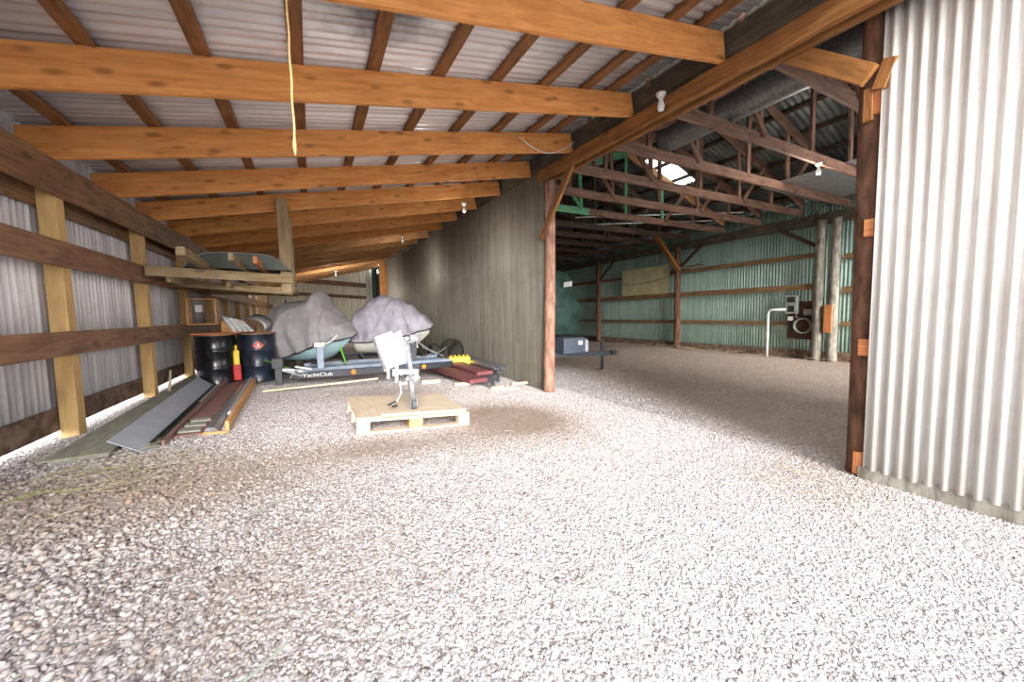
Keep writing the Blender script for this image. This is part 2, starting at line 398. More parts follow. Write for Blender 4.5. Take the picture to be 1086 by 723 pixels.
# loose stones, one countless mass
ph = (1+5**.5)/2
ico = np.array([(-1,ph,0),(1,ph,0),(-1,-ph,0),(1,-ph,0),(0,-1,ph),(0,1,ph),(0,-1,-ph),(0,1,-ph),(ph,0,-1),(ph,0,1),(-ph,0,-1),(-ph,0,1)])/1.9
OCT = np.array([(1,0,0),(-1,0,0),(0,1,0),(0,-1,0),(0,0,1),(0,0,-1)], float)*1.1
OCF = np.array([(0,2,4),(2,1,4),(1,3,4),(3,0,4),(2,0,5),(1,2,5),(3,1,5),(0,3,5)])
icf = np.array([(0,11,5),(0,5,1),(0,1,7),(0,7,10),(0,10,11),(1,5,9),(5,11,4),(11,10,2),(10,7,6),(7,1,8),(3,9,4),(3,4,2),(3,2,6),(3,6,8),(3,8,9),(4,9,5),(2,4,11),(6,2,10),(8,6,7),(9,8,1)])
def stones(name, cnt, xr, yr, ypow, rmin, rmax, keep):
    x = rng.uniform(*xr, cnt*2); y = yr[0]+(yr[1]-yr[0])*rng.uniform(0, 1, cnt*2)**ypow
    so = np.array([soil(a, b) for a, b in zip(x, y)])
    m = rng.uniform(0, 1, cnt*2) > so*keep; x = x[m][:cnt]; y = y[m][:cnt]; so = so[m][:cnt]; n = len(x)
    r = rmin+(rmax-rmin)*rng.uniform(0, 1, n)**2.2
    # the coarser band by the left wall and the left foreground
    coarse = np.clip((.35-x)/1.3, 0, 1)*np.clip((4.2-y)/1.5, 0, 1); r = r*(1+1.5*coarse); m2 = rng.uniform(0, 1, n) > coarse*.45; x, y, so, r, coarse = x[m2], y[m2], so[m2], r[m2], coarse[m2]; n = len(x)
    z = np.array([gz(a, b) for a, b in zip(x, y)])+r*.18
    q = rng.normal(size=(n, 4)); q /= np.linalg.norm(q, axis=1)[:, None]
    w, a, b, c = q.T
    R = np.stack([1-2*(b*b+c*c), 2*(a*b-w*c), 2*(a*c+w*b), 2*(a*b+w*c), 1-2*(a*a+c*c), 2*(b*c-w*a), 2*(a*c-w*b), 2*(b*c+w*a), 1-2*(a*a+b*b)], 1).reshape(n, 3, 3)
    sc = rng.uniform(.55, 1.15, (n, 1, 3))*r[:, None, None]
    P = OCT[None]*(1+rng.uniform(-.3, .3, (n, 6, 1)))*sc+rng.uniform(-.22, .22, (n, 6, 3))*r[:, None, None]
    P = np.einsum('nij,nkj->nki', R, P); P[:, :, 2] *= .8
    P += np.stack([x, y, z], 1)[:, None, :]
    F = (OCF[None]+np.arange(n)[:, None, None]*6).reshape(-1, 3)
    me = bpy.data.meshes.new(name); me.vertices.add(n*6); me.vertices.foreach_set('co', P.reshape(-1))
    me.loops.add(len(F)*3); me.loops.foreach_set('vertex_index', F.reshape(-1)); me.polygons.add(len(F))
    me.polygons.foreach_set('loop_start', np.arange(len(F))*3); me.polygons.foreach_set('loop_total', np.full(len(F), 3)); me.update(calc_edges=True)
    pal = np.array([lin(c) for c in [(218,214,216),(196,190,194),(232,228,228),(172,164,166),(190,178,172),(146,136,134),(212,200,192)]])
    tone = pal[rng.choice(7, n, p=[.26,.22,.16,.13,.1,.06,.07])]*rng.uniform(.85, 1.05, (n, 1))
    br = np.array(lin((168,142,118)))*rng.uniform(.8, 1.2, (n, 1)); f = np.clip(so*.9, 0, 1)[:, None]
    tone = (tone*(1-f)+br*f)*(.93-.30*coarse[:, None]*np.array([.9, 1., 1.1]))  # left stones browner, and the shade there is put into their tone
    ca = me.color_attributes.new('tone', 'FLOAT_COLOR', 'POINT')
    cc = np.concatenate([np.repeat(tone, 6, 0), np.ones((n*6, 1))], 1); ca.data.foreach_set('color', cc.reshape(-1))
    me.materials.append(M['stone']); o = bpy.data.objects.new(name, me); COL.objects.link(o); return o
g = stones('gravel', 230000, (-1.75, 3.3), (.1, 6.), 1.6, .003, .0085, 1.05)
tag(g, 'pale crushed stone gravel covering the open lean-to floor', 'gravel', kind='stuff')
g = stones('gravel', 30000, (3.0, 9.6), (.9, 8.5), 1.2, .004, .011, .35)
tag(g, 'brownish sparse gravel on the shaded main barn floor', 'gravel', kind='stuff')
# straw and litter
def litter(name, n, cx, cy, rx, ry, lmin, lmax, mat, label, cat, hgt=.02):
    m = MB(); rr = random.Random(n)
    for _ in range(n):
        x = rr.gauss(cx, rx); y = rr.gauss(cy, ry); a = rr.uniform(-.7, .7)+(0.6 if rr.random() < .6 else 2.2); L = rr.uniform(lmin, lmax)
        z = gz(x, y)+.012+rr.uniform(0, hgt); dz = rr.uniform(-.01, .015)
        d = V((math.cos(a), math.sin(a), 0))*L/2; c = V((x, y, z))
        m.tube([c-d, c+V((0, 0, dz)), c+d+V((0, 0, rr.uniform(0, .01)))], .0016, 4)
    o = m.build(name, mat); return tag(o, label, cat, kind='stuff')
litter('straw', 130, -1.0, 2.9, .28, .28, .06, .28, 'straw', 'dry straw strewn on the gravel at the near end of the trim pile', 'straw')
litter('straw', 60, .7, 1.9, 1.0, .7, .03, .14, 'straw', 'stray stalks and twigs scattered over the open gravel', 'straw', .01)
litter('straw', 60, 2.75, 1.1, .3, .25, .04, .15, 'straw', 'dry leaf and straw litter against the foot of the right panel', 'straw', .02)
litter('weed', 14, -1.25, 2.75, .22, .22, .06, .2, 'weed', 'pale green weeds growing at the foot of the left wall', 'weeds', .05)
litter('straw', 220, 9.5, 6.5, .12, 1.8, .1, .4, 'straw', 'dry weeds along the foot of the green wall', 'straw', .08)

# ------------------------------------------------------------------ the lean-to shell
XL = -1.56
def zr(y): return 3.11+.024*(y-2)
def zl(y): return 2.26+.012*y
def rb(x, y): return zl(y)+(x+1.56)/4.56*(zr(y)-zl(y))          # underside of the rafters
Y0, Y1 = .35, 21.
# roof
P = []; pitch = .076; n = int((Y1+.2-Y0)/pitch*8); TOP = .225+.04
for i in range(n):
    y = Y0-.1+i*pitch/8; w = math.sin(2*PI*y/pitch)
    w = max(-.25, w)+.35*math.sin(2*PI*y/.228)
    P.append([(x, y, rb(x, y)+TOP+.006+.014*w) for x in (-1.95, .5, 3.02)])
tag(MB().grid(P).build('ceiling', 'roof', smooth=True, solid=.0012), kind='structure')
# rafters
ry = [1.0, 1.975, 2.946, 3.964, 4.992, 6.03, 7.10, 8.22, 9.35, 10.57, 11.75, 12.85, 14.2, 15.5, 16.8, 18.1, 19.4, 20.6]
for i, y in enumerate(ry):
    x1 = 3.0
    z0 = rb(-1.8, y)+.1125; z1 = rb(x1, y)+.1125
    lumber('rafter', (-1.8, y+.02, z0), (x1, y+.02, z1), .04, .225, 'rafter' if i < 9 else 'rafter_old',
           label=f'{ORD[i]} honey coloured plank rafter from the open front of the lean-to', cat='rafter', group='lean-to rafters')
# purlins on the rafters
px = [-1.5, -1.0, -.5, 0., .48, .97, 1.46, 1.94, 2.40, 2.72]
for i, x in enumerate(px):
    z0 = rb(x, Y0)+.245; z1 = rb(x, Y1)+.245
    lumber('purlin', (x, Y0-.05, z0), (x, Y1, z1), .085, .038, 'purlin', wob=.003,
           label=f'{ORD[i]} dark brown purlin from the left wall under the lean-to roof sheets', cat='purlin', group='lean-to purlins')
# left wall
corrugated('wall_left', (-1.745, .2, 0), (0,1,0), 21., lambda s: .42, lambda s: zl(s)+.26, .072, .010, 'leftmetal', (1,0,0), k=10, box_prof=True)
lumber('left_eave_beam', (XL-.016, .2, zl(.2)-.128), (XL-.016, Y1, zl(Y1)-.128), .032, .255, 'beam', label='dark stained wide plank along the top of the left wall', cat='beam')
lumber('left_eave_beam', (XL-.15, .2, zl(.2)-.22), (XL-.15, Y1, zl(Y1)-.22), .03, .22, 'beam', label='shadowed back plank of the left wall top beam, behind the posts', cat='beam')
lumber('wall_girt', (XL-.018, .2, 1.635), (XL-.018, Y1, 1.665), .034, .185, 'girt', label='upper wide brown girt nailed across the left wall posts', cat='girt', group='left wall girts')
lumber('wall_girt', (XL-.018, .2, .992), (XL-.018, Y1, .985), .038, .172, 'girt', label='lower wide brown girt nailed across the left wall posts', cat='girt', group='left wall girts')
lumber('sill_board', (-1.715, .2, .42), (-1.715, 20.9, .42), .025, .17, 'sill', wob=.006, label='rotting dark board along the foot of the left wall', cat='board')
py = [2.45, 4.02, 5.60, 7.16, 8.72, 10.3, 11.85, 13.4, 15., 16.6, 18.2, 19.8]
pl = ['', 'nearest', 'second nearest', 'third nearest', 'fourth nearest', 'fifth nearest', 'sixth nearest', 'seventh nearest', 'eighth nearest', 'ninth nearest', 'tenth nearest', 'farthest']
for i, y in enumerate(py):
    lumber('wall_post', (-1.645, y+.055, .25), (-1.645, y+.055, zl(y)-.01), .10, .11, 'yellow', up=(0,1,0), wob=.003,
           label='yellowish square post of the left wall, '+('the %s one in view' % pl[i] if i else 'just outside the left edge of view'), cat='post', group='left wall posts')
corrugated('shade_screen', (-1.75, -1.15, 0), (1,0,0), 1.5, lambda s: .2, lambda s: 1.45, .072, .010, 'leftmetal', (0,1,0))  # low screen out of view, added to shade the left foreground
# far wall of the lean-to
corrugated('wall_back', (-1.75, 21.1, 0), (1,0,0), 4.72, lambda s: 0., lambda s: rb(-1.75+s, 21)+.2, .16, .014, 'farmetal', (0,1,0), box_prof=True)
lumber('end_girt', (-.35, 21.06, 2.93), (2.6, 21.06, 2.72), .05, .22, 'truss', label='upper reddish girt across the pale far end wall', cat='girt', group='far wall girts')
lumber('end_girt', (-1.7, 21.06, 2.35), (2.6, 21.06, 2.1), .05, .16, 'truss', label='lower reddish girt across the pale far end wall', cat='girt', group='far wall girts')
lumber('corner_trim', (2.66, 20.9, 0), (2.66, 20.9, 3.65), .12, .1, 'whitep', up=(0,1,0), label='white corner board at the right end of the far wall', cat='board')
log('pole', (2.93, 20.2, 0), (2.93, 20.2, 3.6), .14, 'greencov', label='greenish pipe beside the orange post at the far right corner', cat='pipe')
lumber('partition_post', (2.85, 17.3, 0), (2.85, 17.3, 3.6), .28, .12, 'rafter', up=(0,1,0), label='orange square post at the far end of the grey partition', cat='post')
# partition
corrugated('wall_partition', (3.0, 4.62, 0), (0,1,0), 12.6, lambda s: -.02, lambda s: zr(4.62+s)-.02, .0635, .0095, 'partmetal', (1,0,0), k=8)
lumber('partition_sill', (3.06, 4.7, .06), (3.06, 17.2, .06), .04, .12, 'sill', label='dark sill board behind the foot of the partition', cat='board')
# header over the opening
lumber('header_beam', (3.0, -1.0, 2.95), (3.0, 4.75, 3.09), .05, .155, 'header', wob=.003, label='brown header beam over the opening to the main barn', cat='beam')
lumber('header_beam', (3.1, -1.0, 2.94), (3.1, 17.2, 3.36), .045, .15, 'header', wob=.003, label='second ply of the header running on behind the partition', cat='beam')
lumber('fascia_board', (3.075, -.5, 3.235), (3.075, 17.2, 3.66), .045, .4, 'greyboard', wob=.006, label='rough grey board standing on the header behind the rafter ends', cat='board')
for i, y in enumerate(ry[1:8]):
    lumber('rafter_block', (2.86, y+.06, rb(2.9, y)+.27-.1), (3.04, y+.06, rb(3.0, y)+.27-.1), .04, .11, 'greyboard',
           label=f'small grey block behind the right end of the {ORD[i+1]} rafter', cat='block', group='rafter end blocks')
# posts of the opening
log('opening_post', (2.99, 4.53, -.03), (3.05, 4.53, 2.99), .078, 'logpink', label='slim round log post at the near end of the partition', cat='post')
log('opening_post', (3.31, 1.14, -.03), (3.30, 1.14, 3.6), .065, 'log', label='dark round log post at the left edge of the white ribbed panel', cat='post')
lumber('knee_brace', (3.03, 4.0, 3.02), (2.97, 4.64, 2.22), .045, .1, 'header', up=(0,1,0), label='slanting brace from header to the slim log post', cat='brace', group='knee braces')
lumber('knee_brace', (3.143, 1.68, 3.07), (3.15, 1.12, 2.585), .045, .12, 'header', up=(0,1,0), label='slanting brace from header to the dark log post', cat='brace', group='knee braces')
# right panel
corrugated('wall_right', (3.2, 1.075, 0), (0,-1,0), 2.3, lambda s: .075, lambda s: 3.5, .0635, .013, 'rightmetal', (1,0,0), k=10)
lumber('panel_sill', (3.225, 1.1, .035), (3.225, -1.5, .03), .05, .1, 'palepost', wob=.004, label='pale sill under the white ribbed panel', cat='board')
for i, (z, w) in enumerate(((2.44, .15), (1.66, .11), (.88, .11))):
    lumber('panel_girt', (3.245, 1.135, z), (3.245, -1.4, z), .06, w, 'orangeblk',
           label='%s orange girt end poking out past the dark log post' % ('top', 'middle', 'lowest')[i], cat='girt', group='panel girts')
lumber('knee_brace', (3.2, 1.09, 2.5), (3.2, 1.04, 2.66), .03, .07, 'header', up=(0,1,0), label='short board end rising behind the top of the white panel edge', cat='brace')
lumber('post_block', (3.235, 1.11, 0.02), (3.235, 1.11, .17), .05, .05, 'orangeblk', up=(0,1,0), label='short wood block at the foot of the dark log post', cat='block')
lumber('post_block', (3.215, 1.14, 2.33), (3.215, 1.14, 2.53), .04, .05, 'header', up=(0,1,0), label='small brown block under the knee brace by the dark log post', cat='block')

# ------------------------------------------------------------------ the main barn
XG = 9.95
corrugated('wall_green', (XG, .3, 0), (0,1,0), 20.6, lambda s: .05, lambda s: 3.52, .07, .009, 'greenmetal', (1,0,0), k=8)
corrugated('wall_barn_back', (3.0, 21.1, 0), (1,0,0), 7., lambda s: 0., lambda s: 3.3+min(s*.42, (7-s)*.37), .1, .012, 'partmetal', (0,1,0), k=6)
corrugated('wall_barn_front', (3.3, -1.2, 0), (1,0,0), 2.4, lambda s: 0., lambda s: 3.3+min(s*.42, (7-s)*.37), .1, .012, 'greenmetal', (0,1,0), k=6)
ZE, ZRG, XR = 3.33, 4.66, 6.28
def roof_z(x): return ZE+(ZRG-ZE)*((x-3.1)/(XR-3.1) if x < XR else (9.9-x)/(9.9-XR))
SK = (7.0, 8.15, 6.02, 6.62)    # skylight x0 x1 y0 y1
def slope_sheet(name, x0, x1, y0, y1, mat):
    nn = int((y1-y0)/.1*8)+1; P = []
    for i in range(nn):
        y = y0+(y1-y0)*i/(nn-1); w = math.sin(2*PI*y/.1)
        P.append([(x, y, roof_z(x)+.21+.012*w) for x in (x0, x1)])
    return tag(MB().grid(P).build(name, mat, smooth=True, solid=.0015), kind='structure')
slope_sheet('ceiling', 2.9, XR, -1.2, 21.1, 'barnroof')
slope_sheet('ceiling', XR, 10.2, -1.2, SK[2], 'barnroof')
slope_sheet('ceiling', XR, 10.2, SK[3], 21.1, 'barnroof')
slope_sheet('ceiling', XR, SK[0], SK[2], SK[3], 'barnroof')
slope_sheet('ceiling', SK[1], 10.2, SK[2], SK[3], 'barnroof')
slope_sheet('window_1', SK[0], SK[1], SK[2], SK[3], 'skylight')
# trusses
def make_truss(y, wm, green=False):
    t = empty('roof_truss', (3.1, y, 3.15))
    g = (lambda k: 'truss_greenlit' if green and k else wm)
    L = 6.62; rise = ZRG-3.41
    def q(name, a, b, h, mt, off=0, up=(0,0,1)):
        return lumber(name, (a[0], off, a[1]), (b[0], off, b[1]), .04, h, mt, t, up=up)
    if green:
        q('bottom_chord', (.0, .07), (2.1, .07), .14, 'truss_greenlit'); q('bottom_chord', (2.1, .07), (L, .07), .14, wm)
    else: q('bottom_chord', (.0, .07), (L, .07), .14, wm)
    ap = XR-3.1; zt = lambda x: .2+rise*(x/ap if x < ap else (6.8-x)/(6.8-ap))
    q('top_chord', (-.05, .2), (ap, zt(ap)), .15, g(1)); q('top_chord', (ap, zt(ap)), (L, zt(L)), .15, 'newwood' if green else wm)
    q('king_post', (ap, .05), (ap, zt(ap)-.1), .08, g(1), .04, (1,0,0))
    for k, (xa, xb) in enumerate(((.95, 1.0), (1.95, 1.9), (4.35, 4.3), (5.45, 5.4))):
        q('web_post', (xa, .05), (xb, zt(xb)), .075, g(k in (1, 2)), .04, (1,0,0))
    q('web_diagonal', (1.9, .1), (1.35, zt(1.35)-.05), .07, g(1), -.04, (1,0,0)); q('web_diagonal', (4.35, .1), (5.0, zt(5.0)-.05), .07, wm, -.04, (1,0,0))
    return t
tys = [-.75, .1, .98, 1.87, 2.79, 3.66, 4.5, 5.4, 6.32, 7.35, 8.3, 9.3, 10.4, 11.5, 12.7, 14., 15.3, 16.8, 18.3, 19.8]
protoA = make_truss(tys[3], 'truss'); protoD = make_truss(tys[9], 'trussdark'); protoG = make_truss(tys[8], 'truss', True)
for i, y in enumerate(tys):
    if i == 3: t = protoA
    elif i == 9: t = protoD
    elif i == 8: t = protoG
    else:
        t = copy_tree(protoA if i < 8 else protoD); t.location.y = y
    if i < 8: lb = f'{ORD[i]} reddish brown roof truss from the front of the main barn'
    elif i == 8: lb = 'roof truss with green light coloured into some members, just before the skylight'
    else: lb = f'{ORD[i-9]} dark truss beyond the green-light tinted one in the main barn'
    tag(t, lb, 'truss', 'main barn trusses')
for side in (0, 1):
    for k in range(6):
        x = 3.3+k*.58 if side == 0 else 9.6-k*.58
        z = roof_z(x)+.165
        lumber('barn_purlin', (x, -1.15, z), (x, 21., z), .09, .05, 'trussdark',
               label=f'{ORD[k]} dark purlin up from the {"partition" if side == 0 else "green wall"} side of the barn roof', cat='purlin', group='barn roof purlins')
# green wall framing
lumber('barn_eave_beam', (9.84, -.5, 3.05), (9.84, 21., 3.05), .14, .22, 'greyboard', wob=.008, label='rough plank beam along the top of the green wall', cat='beam')
zg = [(2.30, .1), (1.61, .13), (.80, .09)]
segs = [(4.25, 7.66, 'nearer'), (7.8, 11.15, 'middle'), (11.25, 21., 'far'), (.3, 3.78, 'rightmost')]
hn = ['upper', 'middle', 'lower']
for k, (z, h) in enumerate(zg):
    for (a, b, nm) in segs:
        if k == 1 and nm == 'middle': continue
        if k == 1 and nm == 'nearer': a, b = 4.25, 11.2
        zz = z-.1 if nm == 'rightmost' and k != 2 else z
        lumber('barn_girt', (9.86 if not (k == 1 and nm == 'nearer') else 9.74, a, zz), (9.86 if not (k == 1 and nm == 'nearer') else 9.74, b, zz), .06, h, 'barnwood', wob=.004,
               label=(f'{hn[k]} girt in the {nm} bay of the green wall' if not (k == 1 and nm == 'nearer') else 'long light brown rail at mid height across two bays of the green wall'), cat='girt', group='green wall girts')
lumber('barn_sill', (9.87, .3, .09), (9.87, 21., .09), .04, .2, 'sill', wob=.006, label='dark boards along the foot of the green wall', cat='board')
for y, r, mt, lb in ((11.25, .09, 'log', 'round log post of the green wall left of the plywood sheet'), (7.73, .09, 'log', 'round log post of the green wall right of the plywood sheet'),
                 (4.12, .1, 'palepost', 'thick pale pole beside the meter board'), (3.86, .09, 'palepost', 'second pale pole, right of the thick pole by the meter board'), (15., .09, 'log', 'far log post of the green wall'), (18.6, .09, 'log', 'farthest log post of the green wall')):
    log('barn_post', (9.74 if mt == 'log' else 9.68, y, 0), (9.74 if mt == 'log' else 9.7, y, 3.0), r, mt, label=lb, cat='post', group='green wall posts')
lumber('pole_cleat', (9.58, 3.9, .62), (9.58, 3.9, 1.2), .14, .04, 'orangeblk', up=(1,0,0), label='light orange board nailed low on the pale poles', cat='board')
lumber('barn_brace', (8.55, 7.62, 3.3), (9.66, 7.66, 2.3), .05, .1, 'header', label='slanting double brace from truss to the post right of the plywood', cat='brace', group='barn braces')
lumber('barn_brace', (8.5, 7.5, 3.3), (9.66, 7.60, 2.32), .05, .1, 'header', label='near ply of the slanting brace at the post right of the plywood', cat='brace', group='barn braces')
lumber('barn_brace', (9.72, 6.9, 2.98), (9.72, 7.65, 2.4), .05, .08, 'trussdark', up=(0,1,0), label='thin brace rising right from the post beside the plywood', cat='brace', group='barn braces')
lumber('barn_brace', (9.74, 10.4, 2.98), (9.74, 11.15, 2.35), .05, .08, 'trussdark', up=(0,1,0), label='thin brace rising right from the post left of the plywood', cat='brace', group='barn braces')
lumber('barn_brace', (9.74, 5.0, 2.98), (9.74, 4.25, 2.5), .05, .08, 'trussdark', up=(0,1,0), label='thin brace from eave beam down to the thick pale pole', cat='brace', group='barn braces')
for zz, a, b in ((2.36, 7.5, 6.9), ):
    lumber('loose_board', (9.7, 7.75, 2.42), (9.72, 6.9, 2.40), .1, .03, 'barnwood', label='loose board lying on the girt by the brace foot', cat='board')
# plywood sheet with a cable
o = MB().box((9.745, 9.02, 2.115), (.012, 2.0, .88)).build('plywood_sheet', 'ply', recenter=True, bevel=.003); tag(o, 'pale plywood sheet standing on the long rail of the green wall', 'plywood')
pts = []
for i in range(26):
    t = i/25; y = 10.0+(6.9-10.0)*t; pts.append((9.72, y, 2.07+.42*t**1.6-.1*math.sin(PI*t)+.0))
o = MB().tube(pts, .008, 6).build('cable', 'wire', recenter=True); tag(o, 'dark cable drooping across the plywood sheet', 'cable')
# meter board, boxes, reel
t = empty('meter_board', (9.80, 4.45, .45), 0, 'brown board with grey meter boxes and a coiled hose beside the pale pole', 'meter board')
MB().box((0, 0, .42), (.03, .62, .86)).build('backboard', 'brownbd', t, bevel=.004)
m = MB(); m.box((-.07, .2, .78), (.1, .24, .42)); mb_ = m.build('meter_box', 'elec', t, bevel=.008)
MB().box((-.052, 0, .11), (.01, .16, .12)).build('dark_window', 'rubber', mb_, loc=(-.07, .2, .78))
MB().box((-.052, 0, -.1), (.01, .13, .14)).build('dark_window', 'rubber', mb_, loc=(-.07, .2, .78))
MB().box((-.06, -.15, .6), (.09, .2, .13)).build('switch_box', 'elec', t, bevel=.006)
MB().box((-.06, .23, .46), (.07, .09, .09)).build('switch_box', 'ceramic', t, bevel=.006)
m = MB()
for k in range(5):
    r = .155+.008*(k % 3); m.tube([(-.05-.018*k, math.cos(a)*r-.03, math.sin(a)*r+.3) for a in np.linspace(0, 2*PI, 29)], .009, 6, caps=False)
m.build('hose_coil', 'elec', t, smooth=True)
m = MB(); m.tube([(-.06, .12, .57), (-.09, .1, .5), (-.1, .02, .45)], .008, 6); m.build('cord', 'elec', t)
o = MB().tube([(9.62, 5.1, 0), (9.62, 5.1, 1.02), (9.62, 5.08, 1.09), (9.62, 5.02, 1.12), (9.66, 4.75, 1.12)], .028, 12).build('standpipe', 'whitep', recenter=True, smooth=True); tag(o, 'white water pipe rising from the floor and turning to the meter box', 'pipe')
for k, (dy, z, s) in enumerate(((.12, 3.2, 1), (-.1, 3.24, -1))):
    pts = [(9.62+.03*math.sin(i), 4.3+dy+.25*math.sin(i*.7+k), z-.3*abs(math.sin(i*.5+k))+.1) for i in range(9)]
    o = MB().tube(pts, .008, 6).build('cable', 'wire', recenter=True, smooth=True); tag(o, ('left', 'right')[k]+' tangle of wire hung over the top of the pale poles', 'cable')
for k, (y, z) in enumerate(((6.1, 3.42), (6.9, 3.40))):
    o = MB().tube([(5.6, y+1.2, z-.05), (9.2, y-.6, z+.02)], .016, 8).build('conduit', 'whitep', recenter=True); tag(o, ('nearer', 'farther')[k]+' pale conduit pipe laid slantwise across the barn trusses', 'pipe')
# duct
m = MB(); ring = []
for i in range(56):
    y = -1.0+4.75*i/55; ring.append(.155 if i % 5 else .160)
m.tube([(4.4, -1.0+4.75*i/55, 3.46) for i in range(56)], ring, 26)
o = m.build('duct', 'duct', recenter=True, smooth=True); tag(o, 'round grey metal duct lying on the truss chords', 'duct')
lumber('ceiling_board', (8.2, 2.55, 3.3), (8.2, 4.0, 3.3), 2.1, .015, 'galv', label='flat grey sheet lying on the bottom chords at the right', cat='sheet')

# bulbs
def lamp(p, label):
    t = empty('bulb_lamp', p, 0, label, 'lamp', 'bare bulb lamps')
    MB().lathe([(.045, 0), (.045, -.015), (.03, -.03), (.024, -.05)], n=20).build('lamp_base', 'ceramic', t, smooth=True)
    MB().lathe([(.018, -.05), (.02, -.07), (.03, -.1), (.033, -.125), (.026, -.15), (.01, -.16)], n=20).build('bulb', 'bulb', t, smooth=True)
    return t
lamp((2.93, 2.53, 3.13), 'bare bulb lamp on the brown header beam')
lamp((2.33, 6.0, 2.98), 'bare bulb lamp on the sixth rafter near the partition')
lamp((6.33, 2.76, 3.15), 'bare bulb lamp under a truss in the main barn')
lamp((2.28, 10.5, 3.26), 'small far bulb lamp near the partition top')
lamp((.9, 15.82, 2.86), 'added far bulb lamp under the dusty rafters of the lean-to')  # bulb added to go with the far fill light
# rope
pts = [(-.03-.0*i+.002*math.sin(i*1.3), 2.4, 3.17-1.15*i/24) for i in range(25)]
m = MB().tube(pts, [.006]*23+[.011, .004], 7); o = m.build('rope', 'rope', loc=(0,0,0), recenter=True, smooth=True); tag(o, 'frayed rope hanging from the roof near the front', 'rope')
pts = [(2.2+.8*t, 3.9, 3.02+.1*t-.16*math.sin(PI*t)+.14) for t in [i/12 for i in range(13)]]
o = MB().tube(pts, .006, 6).build('cable', 'whitep', recenter=True, smooth=True); tag(o, 'pale wire drooping along the right end of the fourth rafter', 'cable')

# ------------------------------------------------------------------ hanging rack
t = empty('storage_rack', (-.9, 6.6, 1.4), 0, 'hanging rack of pale lumber between the left wall and a drop post', 'rack')
def rk(name, a, b, w, h, up=(0,0,1)):
    o_ = V((-.9, 6.6, 1.4)); return lumber(name, V(a)-o_, V(b)-o_, w, h, 'rackwood', t, up=up)
rk('drop_post', (-.27, 5.96, 1.48), (-.27, 5.96, 2.72), .13, .04, (0,1,0))
rk('drop_post', (-.2, 6.1, 1.48), (-.2, 6.1, 2.5), .04, .09, (0,1,0))
rk('front_beam', (-.2, 5.92, 1.66), (-1.55, 5.45, 1.68), .03, .11)
rk('front_beam', (-.2, 5.99, 1.50), (-1.55, 6.35, 1.62), .03, .09)
rk('joist', (-.25, 6.1, 1.56), (-.25, 8.6, 1.66), .04, .1); rk('joist', (-.9, 5.9, 1.60), (-.9, 8.6, 1.68), .04, .1); rk('joist', (-1.4, 5.6, 1.62), (-1.4, 8.6, 1.7), .04, .1)
rk('drop_post', (-.25, 8.55, 1.6), (-.25, 8.55, 2.8), .04, .09, (0,1,0)); rk('back_beam', (-.2, 8.6, 1.62), (-1.55, 8.6, 1.65), .04, .12)
for i, (x, ya, yb, w, z, dx) in enumerate(((-1.05, 4.62, 7.4, .1, 1.77, -.09), (-.72, 4.95, 7.2, .08, 1.78, 0.), (-.53, 5.2, 7.0, .055, 1.79, 0.))):
    lumber('rack_board', (x, ya, z+.02), (x+dx, yb, z), .04 if i else .07, .08, 'rackwood' if i < 2 else 'orangeblk',
           label='%s plank sticking out over the front beam of the hanging rack' % ('leftmost', 'middle', 'rightmost short')[i], cat='plank', group='planks on the rack')
# dark green upturned hull on the rack
P = []
for i in range(14):
    s = i/13; y = 7.25+2.6*s; w = .66*(1-.55*s**3); h = .24*(1-.3*s)
    P.append([(-.95+w*u*(1 if abs(u) < .98 else 1.04), y, 1.90+h*(1-abs(u)**5)+.02) for u in np.linspace(-1, 1, 17)])
t = empty('upturned_boat', (0, 0, 0), 0, 'dark green upturned hull stored on the hanging rack', 'boat')
MB().grid(P).build('hull', 'greenhull', t, smooth=True, solid=.02)
f = MB(); f.v += [tuple(p) for p in P[0]]; f.f.append(tuple(range(17))); f.build('transom', 'greenhull', t, solid=.02)
MB().tube([(P[0][k][0], P[0][k][1]-.01, P[0][k][2]) for k in range(17)], .012, 8).build('rim', 'galv', t)

# ------------------------------------------------------------------ drums and things on them
def drum(loc, body, label):
    t = empty('oil_drum', loc, 0, label, 'drum', 'oil drums')
    pr = [(.285, .0), (.295, .012), (.288, .025)]
    for z in (.29, .59): pr += [(.286, z-.03), (.296, z-.012), (.296, z+.012), (.286, z+.03)]
    pr += [(.286, .85), (.292, .862)]
    MB().lathe(pr, n=40).build('drum_body', body, t, smooth=True)
    MB().lathe([(.300, .862), (.300, .885), (.28, .888), (.276, .872), (0.02, .872)], n=40).build('lid', 'rust', t, smooth=False)
    return t
D1 = (-1.52, 8.35, gz(-1.52, 8.35)); D2 = (-.90, 8.3, 0)
d1 = drum(D1, 'black', 'glossy black oil drum against the left wall')
d2 = drum(D2, 'navy', 'dark blue-black oil drum with a red hazard diamond')
